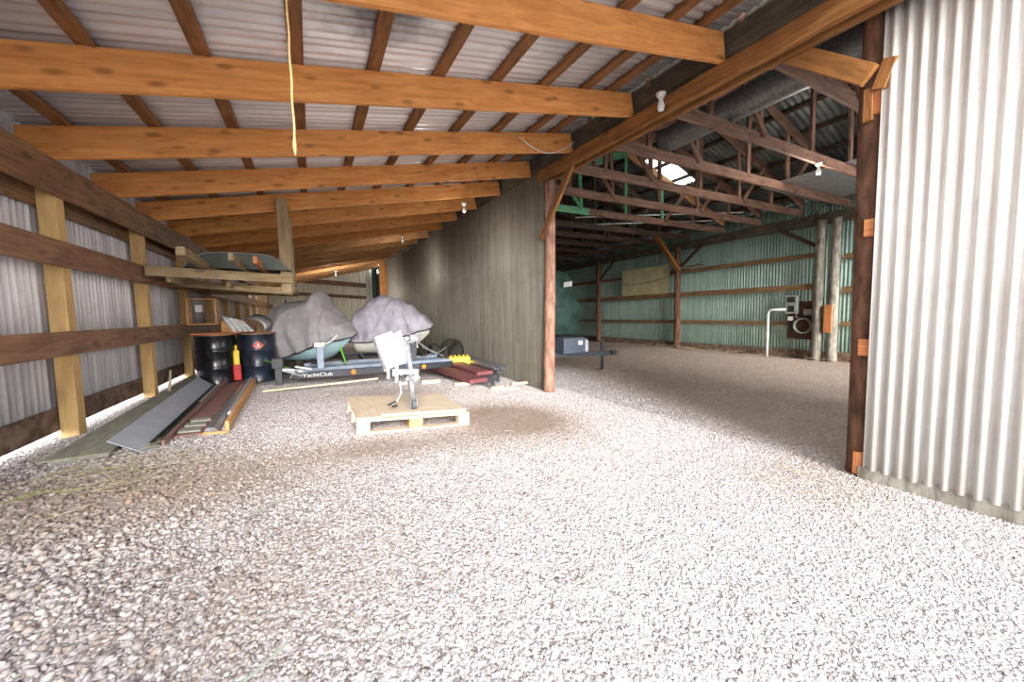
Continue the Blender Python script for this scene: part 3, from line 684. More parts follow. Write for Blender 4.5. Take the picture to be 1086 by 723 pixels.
# diamond label bent to the drum
P = []; F = MB()
a0 = -1.42
pts = []
for du, dv in ((0, .085), (.085, 0), (0, -.085), (-.085, 0)):
    a = a0+du/.29; pts.append((math.cos(a)*.294, math.sin(a)*.294, .66+dv))
a = a0; cpt = (math.cos(a)*.297, math.sin(a)*.297, .66)
F.add(pts+[cpt], [(0,1,4),(1,2,4),(2,3,4),(3,0,4)])
dd = F.build('hazard_label', 'diamond', d2, solid=.002); tag(dd, 'red hazard diamond')
fl_ = [(0,.05),(.014,.03),(.01,.02),(.022,.008),(.016,-.01),(-.016,-.01),(-.022,.008),(-.008,.018)]
F = MB(); pts = [(math.cos(a0+u/.29)*.3005, math.sin(a0+u/.29)*.3005, .66+v_) for u, v_ in fl_]; F.add(pts, [tuple(range(8))])
pts = [(math.cos(a0+u/.29)*.300, math.sin(a0+u/.29)*.300, .66+v_) for u, v_ in ((-.045,-.022),(.045,-.022),(.038,-.03),(-.038,-.03))]; F.add(pts, [(0,1,2,3)])
F.build('flame_mark', 'whitep', dd, solid=.001)
# fuel can squeezed between drums: yellow over red
t = empty('fuel_can', (-1.2, 8.12, 0), .2, 'narrow yellow and red plastic can between the two drums', 'can')
MB().box((0, 0, .34), (.09, .1, .5)).build('can_body', 'yellowp', t, bevel=.02); MB().box((0, -.01, .2), (.12, .12, .28)).build('can_base', 'redp', t, bevel=.02)
MB().tube([(0, 0, .58), (0, 0, .68)], .02, 10).build('spout', 'yellowp', t)
# on drum 1: ply lid, on drum 2: folded white ribs, curved sheet
o = MB().box((0,0,0), (.66,.5,.015)).build('drum_board', 'orangeblk', loc=(D1[0], D1[1]-.02, D1[2]+.9), rz=.2); tag(o, 'thin orange board lying on the glossy black drum', 'board')
m = MB()
for k in range(4):
    x0 = -1.18+.1*k; m.bar((x0+.24, 8.12, .92), (x0, 8.42, 1.25-.03*k), .075, .012, up=(0,-.6,1)); m.bar((x0+.24-.03, 8.10, .93), (x0-.03, 8.40, 1.27-.03*k), .015, .03, up=(0,-.6,1))
o = m.build('ribbed_sheet', 'whitep', recenter=True); tag(o, 'pale ribbed offcut leaning on top of the hazard labelled drum', 'sheet metal')
P = []
for i in range(12):
    u = i/11; a = -.3+2.2*u; P.append([(-.78+.24*math.cos(a)*1.1+.12*v_, 8.42+.25*v_, .93+.26*math.sin(a)*.9+.1*v_) for v_ in (0, .5, 1.)])
o = MB().grid(P).build('bent_sheet', 'galv', smooth=True, solid=.003, recenter=True); tag(o, 'curved shiny metal sheet behind the ribbed offcut on the drum', 'sheet metal')
m = MB()
for a, b in (((-.62, 8.55, .5), (-.42, 8.6, 1.5)), ((-.55, 8.5, .5), (-.37, 8.65, 1.42)), ((-.42, 8.6, 1.45), (-.30, 8.5, .9)), ((-.55, 8.55, 1.02), (-.33, 8.55, 1.1))): m.tube([a, b], .014, 8)
m.bar((-.62, 8.55, .03), (-.62, 8.55, .55), .03, .03, up=(0,1,0)); m.bar((-.55, 8.5, .03), (-.55, 8.5, .55), .03, .03, up=(0,1,0))
o = m.build('folding_stand', 'plasticg', recenter=True); tag(o, 'dark folded metal stand leaning beside the left covered watercraft', 'stand')
# wooden crate parts beyond the drums on the wall
t = empty('wall_shelf', (-2.02, 9.3, 1.05), 0, 'small open wooden box shelf on the lower girt beyond the drums', 'shelf')
for a, b, w, h in (((-.05, 0, 0), (.05+.35, 0, 0), .3, .02), ((-.05, 0, .48), (.4, 0, .48), .3, .02)): lumber('shelf_board', a, b, w, h, 'newwood', t)
lumber('side_board', (-.04, 0, .01), (-.04, 0, .47), .3, .02, 'newwood', t, up=(1,0,0)); lumber('side_board', (.39, 0, .01), (.39, 0, .47), .3, .02, 'newwood', t, up=(1,0,0))
MB().box((.12, -.02, .30), (.1, .12, .13)).build('white_carton', 'whitep', t, bevel=.004)
lumber('wood_block', (-1.6, 9.35, .95), (-1.2, 9.45, .95), .25, .3, 'newwood', label='orange wooden block standing behind the black drum', cat='block')
o = MB().box((-1.4, 9.4, .4), (.5, .4, .8)).build('crate', 'rackwood', recenter=True, bevel=.006); tag(o, 'dull wooden crate on the floor behind the black drum', 'crate')

# ------------------------------------------------------------------ trim pile along the left wall
def strip(name, prof, p0, p1, mat, label, cat='trim', group='metal and wood strips by the left wall', solid=0):
    o = MB().prism(prof, p0, p1).build(name, mat, solid=solid, recenter=True); return tag(o, label, cat, group)
def on_floor(x, y, dz=0.): return (x, y, gz(x, y)+dz)
lumber('long_board', on_floor(-1.31, 3.22, .015), on_floor(-1.42, 7.0, .02), .30, .025, 'board', label='broad weathered grey-green board on the ground along the left wall', cat='board')
o = MB().prism([(-.05, .0), (-.05, .004), (-.0, .004), (.165, .112), (.168, .108), (.002, .0)], on_floor(-1.01, 3.26, .005), on_floor(-1.20, 7.1, .01)).build('bent_flashing', 'greytrim', recenter=True); tag(o, 'long blue-grey bent flashing lying on the gravel', 'flashing')
o = MB().prism([(.03, .0), (.03, .035), (.025, .035), (.025, .005), (-.03, .005), (-.03, .0)], on_floor(-.985, 3.38, .008), on_floor(-1.15, 7.3, .01)).build('channel_strip', 'darktrim', recenter=True); tag(o, 'dark channel strip between the blue-grey flashing and the pinkish rail', 'trim')
o = MB().prism([(.009, .0), (.009, .035), (-.009, .035), (-.009, .0)], on_floor(-.945, 3.38, .012), on_floor(-1.06, 7.3, .06)).build('rail_strip', 'redtrim', recenter=True); tag(o, 'thin pinkish red rail raised along the trim pile', 'trim')
o = MB().prism([(.085, .0), (.085, .01), (-.085, .01), (-.085, .0)], on_floor(-.855, 3.57, .012), on_floor(-.99, 7.0, .012)).build('panel_strip', 'redtrim', recenter=True); tag(o, 'flat dull reddish panel in the middle of the trim pile', 'panel')
for k in range(3):
    o = MB().prism([(.05, .0), (.05, .012), (-.05, .012), (-.05, .0)], on_floor(-.93, 3.66+.17*k, .024), on_floor(-.80, 3.68+.17*k, .024)).build('scrap_board', 'board', recenter=True); tag(o, '%s grey scrap of board lying across the near end of the reddish panel' % ('nearest', 'middle', 'farthest')[k], 'board', 'grey scraps on the panel')
o = MB().prism([(.045, .0), (.045, .01), (.02, .035), (-.02, .035), (-.045, .01), (-.045, .0)], on_floor(-.735, 3.64, .012), on_floor(-.84, 6.8, .02)).build('ridge_trim', 'galv', recenter=True); tag(o, 'galvanised ridge trim along the right of the pile, lying nearest the plank', 'trim')
o = MB().prism([(.02, .0), (.02, .02), (.0, .04), (-.02, .02), (-.02, .0)], on_floor(-.68, 4.1, .035), on_floor(-.79, 6.6, .045)).build('ridge_trim', 'panelwhite', recenter=True); tag(o, 'pale bluish trim piece lying on top of the galvanised ridge trim', 'trim')
lumber('edge_plank', on_floor(-.63, 3.64, .048), on_floor(-.715, 6.1, .048), .025, .085, 'newwood', label='light orange plank on edge along the right side of the trim pile', cat='plank')
lumber('edge_plank', on_floor(-.80, 3.60, .012), on_floor(-.62, 3.61, .012), .025, .02, 'newwood', label='short light orange cleat across the near end of the trim pile', cat='plank')
lumber('loose_stick', (-.72, 6.9, .02), (1.0, 7.05+.0, .03), .05, .03, 'scrap', label='long pale stick on the ground in front of the trailer', cat='stick')
lumber('loose_stick', (-2.0, 7.6, .02), (-2.12, 8.2, .3), .03, .02, 'scrap', label='thin pale stick leaning at the left wall by the second post', cat='stick')

# ------------------------------------------------------------------ pallet with jack
PO = V((.75, 3.66, .158)); t = empty('pallet', PO, 0, 'pale wooden pallet lying on the gravel in the middle of the floor', 'pallet')
def pb(name, a, b, w, h, mt='pallet', up=(0,0,1)): return lumber(name, a, b, w, h, mt, t, up=up, wob=.001, ch=.002)
t.rotation_euler = (0, math.atan(.07), .0); W, Dp = .96, .92
for x in (-W/2+.05, 0, W/2-.05):
    for y in (-Dp/2+.04, 0, Dp/2-.04): pb('block', (x-.06 if abs(x) < .1 else x-.05, y, .065), (x+.05, y, .065), .08, .085, 'newwood' if x == 0 else 'pallet')
for y in (-Dp/2+.04, 0, Dp/2-.04):
    pb('bottom_board', (-W/2, y, .016), (W/2, y, .016), .08, .018); pb('stringer_board', (-W/2, y, .117), (W/2, y, .117), .08, .018)
pb('deck_board', (-W/2+.1, -Dp/2, .136), (-W/2+.1, Dp/2, .136), .2, .018)
MB().box((.09, .02, .138), (.76, .84, .02)).build('deck_sheet', 'pallet', t, bevel=.002)
t = empty('trailer_jack', (.9, 3.93, .15), 0, 'galvanised wheel jack with a tilted white metal panel standing on the pallet', 'trailer jack')
m = MB(); m.tube([(-.0, 0, .14), (-.04, .0, .75)], .028, 14); m.tube([(-.0, 0, .1), (-.015, 0, .34)], .034, 14); m.build('jack_tube', 'galv', t, smooth=True)
MB().tube([(-.04, 0, .75), (-.04, 0, .78)], .034, 12).build('jack_cap', 'galv', t)
w_ = MB().tube([(-.022, 0, .068), (.022, 0, .068)], .062, 20).build('caster_wheel', 'plasticg', t, smooth=False)
m = MB(); m.box((-.032, 0, .1), (.006, .05, .11)); m.box((.032, 0, .1), (.006, .05, .11)); m.box((0, 0, .152), (.07, .05, .006)); m.build('caster_fork', 'galv', t)
m = MB(); m.bar((.0, -.03, .7), (-.0, -.12, .74), .012, .012); m.tube([(-.03, -.02, .72), (.05, -.02, .73), (.06, -.02, .66)], .008, 8); m.build('crank_handle', 'galv', t)
m = MB()
m.bar((-.2, 0, .43), (.06, 0, .41), .05, .05); m.bar((-.17, -.03, .32), (-.16, -.03, .5), .02, .03); m.bar((-.1, -.03, .34), (-.1, -.03, .49), .02, .03)
m.bar((-.24, 0, .36), (-.23, .02, .52), .03, .02); m.bar((-.06, .03, .33), (.02, .02, .44), .04, .02); m.bar((-.14, .02, .3), (-.06, .02, .3), .03, .03)
m.bar((.0, 0, .33), (.06, 0, .37), .05, .06)
for dx in (-.2, -.12, -.03): m.tube([(dx, -.06, .40), (dx, .05, .40)], .01, 8)
m.build('clamp_bracket', 'galv', t)
Rt = Matrix.Rotation(-.32, 3, 'Y') @ Matrix.Rotation(.25, 3, 'X')
m = MB(); c0 = V((-.2, .0, .66))
m.prism([(0, 0), (.004, 0), (.004, .36), (0, .36)], c0+Rt@V((-.12, 0, -.18)), c0+Rt@V((.06, 0, -.18)), up=Rt@V((0,0,1)))
m.build('panel_face', 'panelwhite', t)
m = MB(); m.prism([(0, 0), (.004, 0), (.004, .33), (0, .33)], c0+Rt@V((.062, -.02, -.18)), c0+Rt@V((.15, .03, -.18)), up=Rt@V((0,0,1))); m.build('panel_flange', 'panelwhite', t)
m = MB(); m.bar(c0+Rt@V((-.125, 0, -.18)), c0+Rt@V((-.125, 0, .18)), .02, .02); m.bar(c0+Rt@V((-.14, 0, -.185)), c0+Rt@V((.15, 0, -.185)), .02, .014); m.build('panel_edge', 'galv', t)
MB().box((-.02, -.01, .0), (.05, .012, .06)).build('panel_label', 'whitep', t, loc=tuple(c0+V((.02, -.012, -.04))))
m = MB(); m.tube([(-.13, 0, .32), (-.12, 0, .2), (-.17, -.02, .13), (-.2, -.02, .12), (-.21, -.03, .1)], .006, 6); m.build('cord', 'whitep', t, smooth=True)
m = MB(); m.bar((-.26, -.03, .10), (-.18, -.02, .125), .02, .014); m.bar((-.22, -.03, .08), (-.17, -.02, .085), .02, .02); m.build('plug', 'wire', t)

# ------------------------------------------------------------------ two covered watercraft on their trailer
TR = V((.95, 6.95, 0)); t = empty('boat_trailer', TR, 0, 'low dark double watercraft trailer with amber side lights', 'trailer')
m = MB()
m.bar((-1.25, .05, .205), (-.3, -.04, .205), .06, .1); m.bar((-.3, -.04, .205), (.75, -.1, .205), .06, .1); m.bar((.75, -.1, .205), (1.42, .03, .205), .06, .1)
m.bar((-1.2, .05, .2), (-1.1, 2.4, .25), .06, .1); m.bar((1.35, .0, .2), (1.25, 2.4, .25), .06, .1); m.bar((-1.15, 2.4, .25), (1.3, 2.4, .25), .06, .1); m.bar((0, -.05, .2), (0, 2.4, .25), .06, .08)
m.bar((-1.1, 1.5, .2), (1.3, 1.5, .2), .06, .08)
m.build('frame', 'trailer', t)
m = MB(); m.bar((-1.1, .1, .285), (1.35, -.02, .285), .1, .05); m.bar((-1.1, .35, .27), (1.3, .3, .27), .08, .05); m.bar((-1.1, .7, .3), (1.3, .65, .3), .06, .06)
m.build('deck_rail', 'trailer2', t)
for x, y in ((-.83, .02), ): pass
wp = MB().bar((-.85, .02, .29), (-.85, .06, .66), .1, .12, up=(0,1,0)).build('winch_post', 'trailer2', t, bevel=.006)
MB().box((-.85, .06, .69), (.17, .12, .08)).build('winch_head', 'hull2', t, bevel=.01)
MB().tube([(-.8, .0, .68), (-.68, -.04, .74), (-.58, -.02, .84)], .012, 8).build('winch_handle', 'whitep', t)
MB().tube([(-.95, .05, .69), (-.75, .05, .69)], .03, 12).build('winch_drum', 'rubber', t)
MB().bar((.68, .06, .3), (.72, .15, .66), .1, .1, up=(0,1,0)).build('winch_post', 'trailer', t, bevel=.006)
m = MB(); m.tube([(.7, 0, .7), (1.05, .1, .45)], .014, 8); m.tube([(.7, 0, .75), (.85, .0, .80)], .02, 8); m.tube([(.6,.1,.8),(.82,.05,.72)], .015, 8); m.box((.7, .05, .74), (.12, .1, .1)); m.build('winch_head', 'galv', t)
for x, y in ((-.36, -.075), (.17, -.13), (.83, -.12)):
    MB().lathe([(.0, 0), (.04, 0), (.045, .012), (.035, .028), (.01, .03)], n=16, R=Matrix.Rotation(PI/2, 3, 'X') @ Matrix.Scale(1, 3)).build('marker_light', 'amber', t, loc=(x, y+.012, .205), smooth=False)
MB().box((-1.46, .05, .43), (.15, .16, .16)).build('stand_cap', 'plasticg', t, bevel=.015); MB().box((-1.45, .05, .17), (.095, .12, .4)).build('stand_leg', 'plasticg', t, bevel=.01)
m = MB(); m.bar((-1.4, .05, .32), (-1.05, .08, .26), .05, .05); m.tube([(-1.36, -.02, .3), (-1.22, -.02, .24), (-1.12, 0, .2)], .02, 8); m.tube([(-1.3,-.02,.18),(-1.2,-.02,.3)], .015, 8); m.build('coupler', 'galv', t)
MB().bar((-1.22, .02, .36), (-.98, .0, .3), .1, .03).build('fender_piece', 'whitep', t, bevel=.01)
for x in (-1.35, 1.5):
    wh = MB().lathe([(.1, -.08), (.22, -.09), (.25, -.06), (.25, .06), (.22, .09), (.1, .08)], n=28, R=Matrix.Rotation(PI/2, 3, 'Y')).build('wheel', 'rubber', t, loc=(x, 1.5, .25), smooth=True)
    MB().lathe([(.02, -.085), (.12, -.08), (.12, .08), (.02, .085)], n=20, R=Matrix.Rotation(PI/2, 3, 'Y')).build('hub', 'galv', wh)
for x0 in (-.95, -.45, .5, 1.0):
    MB().bar((x0, .45, .36), (x0, 2.3, .36), .09, .05).build('bunk', 'rubber', t)
# lettering on the front bar
tx = bpy.data.curves.new('lettering', 'FONT'); tx.body = 'YachtClub'; tx.size = .105; tx.extrude = .002; tx.align_x = 'LEFT'; tx.offset = .001
to = bpy.data.objects.new('lettering_src', tx); COL.objects.link(to)
dg = bpy.context.evaluated_depsgraph_get(); me = bpy.data.meshes.new_from_object(to.evaluated_get(dg)); bpy.data.objects.remove(to)
me.name = 'lettering'; me.materials.clear(); me.materials.append(M['whitep'])
o = bpy.data.objects.new('lettering', me); COL.objects.link(o); o.parent = t; o.location = (-1.12, .005, .175); o.rotation_euler = (PI/2, 0, -.095); o.scale = (1.0, .8, 1)

def craft(loc, rz, secs, hullm, coverm, label_b, label_c, seed, hmat='hull'):
    """secs: (l, top, halfwidth, near hem z, far hem z, sharp) from stern to bow, local +X is the bow, near side is local -Y"""
    def ip(l, k):
        for a, b in zip(secs, secs[1:]):
            if l <= b[0]:
                u = (l-a[0])/(b[0]-a[0]); u = u*u*(3-2*u); return a[k]*(1-u)+b[k]*u
        return secs[-1][k]
    t = empty('watercraft', loc, rz, label_b, 'watercraft', 'watercraft on the trailer')
    l0, l1 = secs[0][0], secs[-1][0]
    # hull: V section, rising to the bow
    P = []; n = 22
    for i in range(n+1):
        u = i/n; l = l0+.08+(l1-l0-.12)*u; wd = .46*(1-max(0, (u-.45)/.55)**2.2*.93); keel = .33+.42*max(0, (u-.55)/.45)**1.8
        gun = .72+.12*u
        P.append([(l, -wd*.99, gun), (l, -wd, gun-.08), (l, -wd*.93, keel+(gun-keel)*.52), (l, -wd*.6, keel+.07), (l, -wd*.28, keel+.02), (l, 0, keel), (l, wd*.28, keel+.02), (l, wd*.6, keel+.07), (l, wd*.93, keel+(gun-keel)*.52), (l, wd, gun-.08), (l, wd*.99, gun)])
    h = MB().grid(P); k = len(h.v)
    h.f.append(tuple(range(11))); h.f.append(tuple(range(k-1, k-12, -1)))
    for i in range(n): h.f.append((i*11, (i+1)*11, (i+1)*11+10, i*11+10))
    h.build('hull', hmat, t, smooth=True, sub=1)
    # body above the gunwale, mostly hidden
    m = MB(); m.box((l0*.35, 0, .92), (.7, .34, .3)); m.build('seat', 'rubber', t, bevel=.05)
    m = MB(); m.bar((.12, 0, .8), (.0, 0, 1.25), .2, .3, up=(1,0,0)); m.tube([(.02, -.38, 1.28), (.05, 0, 1.3), (.02, .38, 1.28)], .02, 8); m.build('handlebar', 'rubber', t)
    # cover
    nl, nu = 90, 64; P = []
    for i in range(nl+1):
        l = l0+(l1-l0)*i/nl; top, hw, hn_, hf, sh = (ip(l, k_) for k_ in (1, 2, 3, 4, 5)); row = []
        for j in range(nu+1):
            s = -1+2*j/nu; hem = hn_ if s < 0 else hf; a = abs(s)
            # arc-like profile: flat-ish crown then hanging skirt
            yy = hw*(math.sin(min(1, a/.72)*PI/2)**sh)*(1+.05*max(0, a-.72)) if a < .72 else hw*(1-.10*((a-.72)/.28)**2)
            zz = top-(top-hem)*(.55*(a/.72)**2.1 if a < .72 else .55+.45*((a-.72)/.28))
            yy = math.copysign(yy, s)
            q = V((l*1.4+seed, yy*1.1, zz*1.1))
            rdg = 1-abs(noise.noise(V((l*4.2+s*1.3+seed, s*1.1, zz*.9+2*noise.noise(q*1.3)))))*2.2
            d = .030*noise.noise(q*1.6)
            # tension folds fan out from the handlebar peak
            ang = math.atan2(zz-1.5, l-.1+.3*s); fold = 1-abs(math.sin(ang*5.5+seed+2.2*noise.noise(q)))
            d += .085*(fold**2.5)*min(1, a*2.0+.15)*(.4+.6*abs(noise.noise(q*.8+V((7,0,0))))*1.8)
            hang = max(0, a-.6)/.4; d += .03*hang*math.sin(l*24+5*noise.noise(q))
            d += .02*max(0, rdg)**3*min(1, a*3); d += .012*abs(noise.noise(V((l*5+zz*3+seed, s*2.2, zz*2))))
            ny = s/(a+1e-6)*min(1, a*1.2); nz = max(0., 1-a)
            row.append((l+.0, yy+ny*d, zz+nz*d))
        P.append(row)
    c = MB().grid(P)
    k = len(c.v); w = nu+1
    st = V((l0-.06, 0, (P[0][nu//2][2]+P[0][0][2])/2)); c.v.append(tuple(st)); c.f += [(j, j+1, k) for j in range(nu)]
    bo = V((l1+.04, 0, (P[nl][nu//2][2]+P[nl][0][2])/2)); c.v.append(tuple(bo)); c.f += [(nl*w+j, nl*w+j+1, k+1) for j in range(nu)]
    o = c.build('craft_cover', coverm, loc=loc, rz=rz, smooth=True, solid=.006, sub=1)
    tag(o, label_c, 'cover', 'watercraft covers')
    e = MB().tube([P[i][0] for i in range(0, nl+1, 2)], .012, 6).build('hem_cord', 'wire', o, smooth=True)
    return t, o
# stern, seat plateau, peak at handlebar, bow
s1 = [(-.74, 1.16, .40, .46, .6, 1.), (-.62, 1.36, .50, .40, .6, .95), (-.38, 1.43, .53, .44, .6, .85), (-.08, 1.45, .54, .52, .6, .9), (.12, 1.63, .52, .60, .65, 1.45), (.32, 1.30, .48, .66, .7, 1.3), (.54, 1.03, .36, .72, .75, 1.1), (.72, .86, .16, .76, .8, 1.)]
craft((.06, 8.0, 0), -.50, s1, None, 'cover', 'light aqua watercraft hull under the left grey cover', 'wrinkled grey cover draped over the left watercraft', 1.3, 'hull')
s2 = [(-.80, 1.05, .42, .62, .7, 1.), (-.62, 1.28, .50, .60, .7, 1.1), (-.34, 1.50, .52, .60, .7, 1.3), (-.14, 1.58, .52, .62, .7, 1.3), (.12, 1.50, .54, .64, .7, 1.), (.40, 1.36, .50, .72, .75, .95), (.66, 1.14, .40, .80, .8, 1.), (.84, .96, .22, .84, .85, 1.)]
craft((1.52, 8.35, .02), -.40, s2, None, 'cover2', 'white hulled watercraft under the right violet grey cover', 'violet grey cover draped over the right watercraft', 4.1, 'hull2')
for k, (a, b) in enumerate((((-.75, 7.35, .47), (-.3, 7.1, .30)), ((.42, 7.25, .62), (.5, 7.1, .32)))):
    o = MB().bar(a, b, .025, .006).build('tie_strap', 'green_st', recenter=True); tag(o, ('left', 'right')[k]+' lime green tie strap at the trailer front under the left watercraft', 'strap')

# ------------------------------------------------------------------ steel pile along the partition
o = MB().prism([(.16, .0), (.16, .05), (.12, .06), (-.12, .06), (-.16, .05), (-.16, .0)], (2.28, 5.45, .07), (2.05, 7.6, .12)).build('maroon_sheet', 'maroon', recenter=True); tag(o, 'maroon steel panel lying lower and left in the pile by the partition', 'steel panel', 'maroon panels')
o = MB().prism([(.15, .0), (.15, .05), (.12, .06), (-.12, .06), (-.15, .05), (-.15, .0)], (2.52, 5.75, .13), (2.35, 8.2, .2)).build('maroon_sheet', 'maroon', recenter=True); tag(o, 'maroon steel panel stacked upper and right in the pile by the partition', 'steel panel', 'maroon panels')
for k, (x, y, L, z) in enumerate(((2.42, 5.25, 2.2, .03), (2.56, 5.35, 2.2, .05), (2.66, 5.55, 2.4, .07), (2.8, 5.75, 3.2, .14), (2.88, 5.75, 3.4, .20), (2.74, 5.75, 3.2, .20))):
    o = MB().prism([(.045, .0), (.045, .06), (.04, .06), (.04, .005), (-.04, .005), (-.04, .06), (-.045, .06), (-.045, .0)], (x, y, z), (x-.1, y+L, z+.03)).build('steel_channel', 'galv', recenter=True)
    tag(o, 'galvanised steel channel in the pile, %s' % ('nearest the camera at bottom left', 'second from bottom left', 'under the maroon panel end', 'lowest against the partition', 'topmost against the partition', 'topmost left of the one by the partition')[k], 'steel channel', 'steel channels by the partition')
for k, (x, y, a, L, w, h) in enumerate(((2.45, 5.12, .5, .2, .09, .05), (2.95, 5.28, -.05, .34, .07, .04), (2.1, 5.72, -.2, .25, .09, .05), (1.72, 6.2, -.1, .3, .1, .06), (2.62, 5.05, -.6, .3, .05, .02), (3.15, 4.75, 1.2, .3, .06, .05))):
    d = V((math.cos(a), math.sin(a), 0))*L/2
    lumber('wood_scrap', V((x, y, h/2))-d, V((x, y, h/2))+d, w, h, 'scrap', label='pale wood offcut %s' % ('at the near end of the steel channels', 'lying along the partition foot', 'left of the maroon panels', 'on the gravel right of the jack', 'thin, slanting below the channel ends', 'at the foot of the slim log post')[k], cat='offcut', group='wood offcuts')
t = empty('yellow_tool', (2.52, 7.0, .17), -.15, 'yellow plastic tool case lying on the steel pile', 'tool case')
MB().box((0, 0, .075), (.42, .2, .15)).build('case', 'yellowp', t, bevel=.015)
m = MB()
for k in range(5): m.box((-.16+.08*k, 0, .165), (.035, .12, .03))
m.build('studs', 'yellowp', t, bevel=.004)
o = MB().box((2.2, 7.2, .26), (.3, .14, .05)).build('pale_block', 'scrap', recenter=True, bevel=.006); tag(o, 'small pale block left of the yellow tool case', 'block')
o = MB().box((2.17, 7.25, .17), (.34, .25, .09)).build('yellow_tray', 'yellowp', recenter=True, bevel=.01); tag(o, 'dull yellow tray under the small pale block', 'tray')
t = empty('tyre', (2.72, 8.0, .30), .5, 'worn black tyre leaning at the partition behind the steel pile', 'tyre')
MB().lathe([(.17, -.09), (.26, -.1), (.305, -.085), (.315, 0), (.305, .085), (.26, .1), (.17, .09), (.185, 0)], n=36, R=Matrix.Rotation(PI/2, 3, 'X')).build('tread', 'rubber', t, smooth=True)
m = MB()
for k in range(9):
    a = random.Random(k); m.tube([(1.95+a.uniform(-.1, .2), 7.3, .15+a.uniform(0, .2)), (2.3+a.uniform(-.1, .2), 7.5, .3+a.uniform(-.15, .2))], .012, 6)
m.bar((1.9, 7.35, .52), (2.35, 7.45, .30), .04, .03)
o = m.build('metal_offcuts', 'galv', recenter=True); tag(o, 'tangle of thin metal rods between trailer and tyre', 'rods')
# dirt flat plates: scrap tyre-like litter on the floor
for k, (x, y, a, L) in enumerate(((1.42, 2.05, .3, .2), (.95, 1.2, .1, .22), (-.3, 2.6, .8, .2), (-.25, 1.35, .7, .3))):
    d = V((math.cos(a), math.sin(a), 0))*L/2; lumber('twig', V((x, y, .03))-d, V((x, y, .03))+d, .012, .01, 'board', label='thin stick on the gravel, %s' % ('right of centre', 'at the bottom centre', 'left of centre', 'flat at bottom left')[k], cat='stick', group='sticks on the gravel')

# ------------------------------------------------------------------ covered boat on its trailer in the barn
TB = V((4.35, 6.0, 0)); ang = math.atan2(-.75, .75)
t = empty('barn_trailer', TB, 0, 'dark trailer tongue with slate battery box and jack in the main barn', 'trailer')
m = MB(); m.bar((-.9, .6, .34), (.45, -.3, .34), .06, .08); m.bar((-.9, .1, .34), (.45, -.3, .34), .06, .08); m.bar((.35, -.27, .34), (.75, -.42, .34), .07, .08); m.bar((-1., .2, .55), (.42, -.1, .62), .04, .03)
m.bar((-1.0, .9, .34), (-.9, .0, .34), .06, .08); m.bar((-.9, .5, .34), (-.9, 3.2, .34), .08, .1); m.bar((-.1, .5, .34), (-.1, 3.2, .34), .08, .1); m.bar((-.95, 3.2, .34), (-.05, 3.2, .34), .08, .1); m.bar((-.95, .55, .34), (-.05, .55, .34), .08, .1)
m.build('frame', 'trailer', t)
b = MB().box((0, -.1, .52), (.5, .42, .3)).build('battery_box', 'bluebox', t, bevel=.02)
MB().box((.31, -.14, .50), (.09, .3, .24)).build('side_bottle', 'greytrim', t, bevel=.03)
MB().box((.12, -.32, .57), (.1, .01, .08)).build('sticker', 'ceramic', t)
MB().tube([(.62, -.36, .02), (.62, -.36, .62)], .03, 12).build('jack', 'trailer', t); MB().box((.62, -.36, .01), (.12, .12, .02)).build('jack_foot', 'galv', t)
MB().box((.82, -.44, .35), (.12, .1, .08)).build('coupler', 'trailer', t, bevel=.02)
for x in (-1.12, .12):
    MB().lathe([(.12, -.08), (.24, -.09), (.27, -.06), (.27, .06), (.24, .09), (.12, .08)], n=28, R=Matrix.Rotation(PI/2, 3, 'Y')).build('wheel', 'rubber', t, loc=(x, 2.3, .27), smooth=True)
# tall shrouded boat
P = []
for i in range(40):
    q_ = i/39; y = 6.5+2.2*q_; env = .86+.14*math.sin(min(1, q_*3)*PI/2)-.2*max(0, q_-.7); row = []
    for j in range(61):
        u = -1+2*j/60; a = abs(u); zz = 2.02-(2.02-.68)*a**1.35
        hw = .80*(1-((zz-.68)/1.36)**2.6)**.6 if zz < 2.0 else .1*a/.1
        d = .05*noise.noise(V((u*5, y*3, zz*1.5)))+.03*math.sin(10*zz+u*7+y*4)*a
        row.append((4.45+math.copysign(hw*env+d*min(1, a*6), u), y+.06*math.sin(zz*9)*(1-q_), zz+.3*d))
    P.append(row)
c = MB().grid(P); k = len(c.v)
c.v.append((4.45, 6.42, 1.2)); c.f += [(j, j+1, k) for j in range(60)]+[(60, 0, k)]
c.v.append((4.45, 8.75, 1.2)); c.f += [(39*61+j, 39*61+j+1, k+1) for j in range(60)]+[(39*61+60, 39*61, k+1)]
o = c.build('boat_shroud', 'greencov', smooth=True, solid=.006, recenter=True); tag(o, 'dark green tarpaulin over a tall boat in the main barn', 'tarpaulin')
bx, by, bz = o.location
mk = MB().grid([[(4.74+dx, 6.36+.25*dx, z+.15*dx) for dx in (-.16, .0, .1)] for z in (1.68, 1.78)]).build('cover_mark', 'whitep', o, solid=.003); mk.location = (-bx, -by+.03, -bz)

